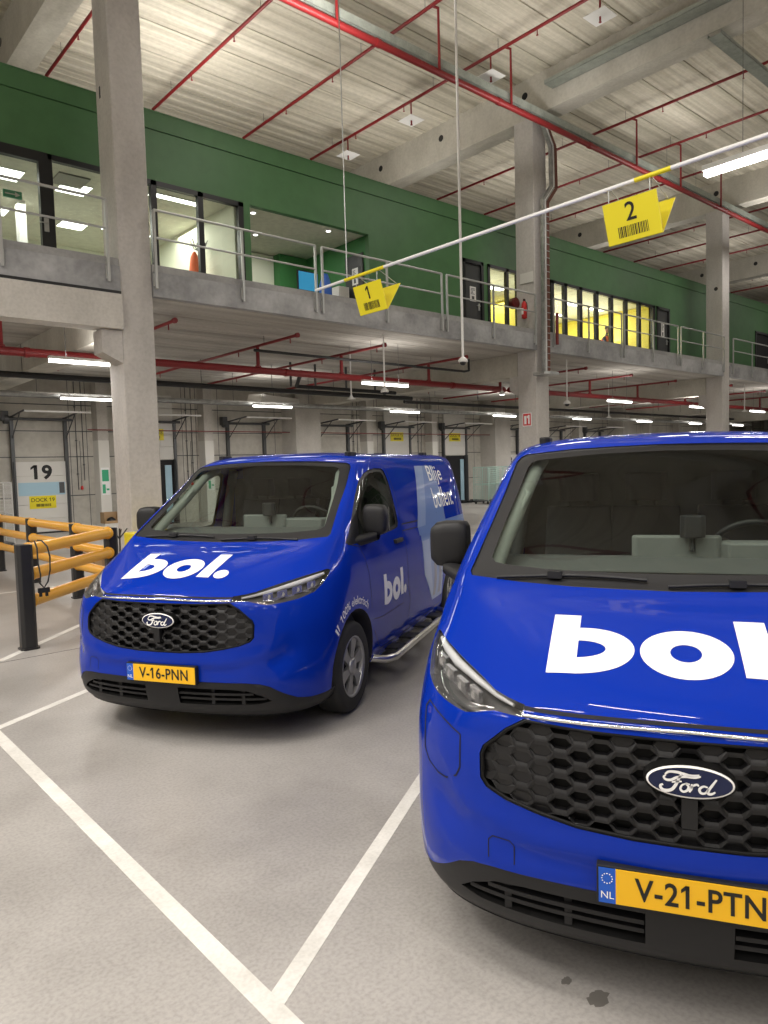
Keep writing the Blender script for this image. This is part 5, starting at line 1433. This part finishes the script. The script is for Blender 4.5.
for x in (-.47, -.08, .40):
    m = MB(); m.cbox((x-.22, 1.85, .95), (x+.22, 2.30, 1.08), .06); m.add([(x-.21, 2.22, 1.0), (x+.21, 2.22, 1.0), (x+.19, 2.36, 1.52), (x-.19, 2.36, 1.52), (x-.21, 2.34, 1.0), (x+.21, 2.34, 1.0), (x+.19, 2.44, 1.52), (x-.19, 2.44, 1.52)], [(0, 1, 2, 3), (7, 6, 5, 4), (0, 4, 5, 1), (1, 5, 6, 2), (2, 6, 7, 3), (3, 7, 4, 0)])
    m.cbox((x-.12, 2.36, 1.55), (x+.12, 2.44, 1.72), .03); m.box((x-.06, 2.39, 1.50), (x-.045, 2.41, 1.57)); m.box((x+.045, 2.39, 1.50), (x+.06, 2.41, 1.57)); m.build('seat', M['seat'], van, bevel=.02)
m = MB(); m.box((-.82, 2.46, .4), (.82, 2.49, 1.72)); m.box((-.72, 2.46, 1.72), (.72, 2.49, 1.86)); m.build('bulkhead', plain('bulkhead_grey', (.05, .052, .052), .8), van)
m = MB(); m.box((-.66, 1.82, 1.845), (.66, 2.47, 1.86)); m.build('headliner', plain('headliner_grey', (.20, .20, .19), .8), van)
for s in (1, -1):
    m = MB(); m.tube([(s*.775, 1.06, 1.285), (s*.74, 1.24, 1.425), (s*.695, 1.46, 1.585), (s*.645, 1.66, 1.745), (s*.62, 1.84, 1.81)], [.045, .04, .038, .036, .03], 12); m.build('pillar_trim', M['trimgrey'], van)
    m = MB(); m.tube([(s*.745, 1.34, 1.50), (s*.70, 1.36, 1.52), (s*.655, 1.48, 1.64), (s*.685, 1.52, 1.66)], .014, 8); m.build('grab_handle', M['trimgrey'], van)
    m = MB(); m.box((s*.86, 1.0, .45), (s*.88, 2.4, 1.22)); m.build('door_card', M['dash'], van)
    m = MB(); m.tube([(s*.86, 2.33, 1.2), (s*.80, 2.34, 1.6), (s*.73, 2.30, 1.80)], .045, 8); m.build('belt_pillar', M['dash'], van)
# number plates
def plate(txt, parent):
    m = MB(); m.box((-.266, -.004, .437), (.266, .030, .558)); pl_ = m.build('number_plate', M['blackplastic'], parent, bevel=.003)
    m = MB(); m.box((-.210, -.007, .443), (.259, -.004, .552)); m.build('plate_face', M['platey'], pl_)
    m = MB(); m.box((-.260, -.007, .443), (-.210, -.004, .552)); m.build('country_band', M['plateb'], pl_)
    m = MB(); put_text(m, txt, (.026, -.0075, .4955), (1, 0, 0), (0, 0, 1), .098, .016, .0012, 1.06, .84); m.build('plate_lettering', M['ink'], pl_)
    m = MB(); put_text(m, 'NL', (-.235, -.0075, .468), (1, 0, 0), (0, 0, 1), .032, .002, .0012)
    for k in range(12): a = k*PI/6; m.lathe([(.0022, 0), (0, .001)], (-.235+.0155*math.cos(a), -.0085, .521+.0155*math.sin(a)), (0, -1, 0), 6)
    m.build('band_print', M['whiteprint'], pl_)
    return pl_
van2 = copy_tree(van)
van2.location = (2.018, .978, 0); van2.rotation_euler = (0, 0, -1.052)
tag(van2, 'blue electric delivery van in front at the right, plate V-21-PTN, cropped by the picture edge', 'van', 'blue delivery vans')
m = MB(); bol(m, lambda u, v: (-.442+u, .280+v*1.0), on_top); m.build('hood_lettering', M['whiteprint'], van2)
m = MB(); bol(m, lambda u, v: (-.468+u*.965, .280+v*1.0), on_top); m.build('hood_lettering', M['whiteprint'], van)
for o_ in [c for c in bpy.data.objects if c.parent == van and c.name.startswith('badge')]: o_.location.x = .018
plate('V-16-PNN', van).location.x = .026; plate('V-21-PTN', van2)
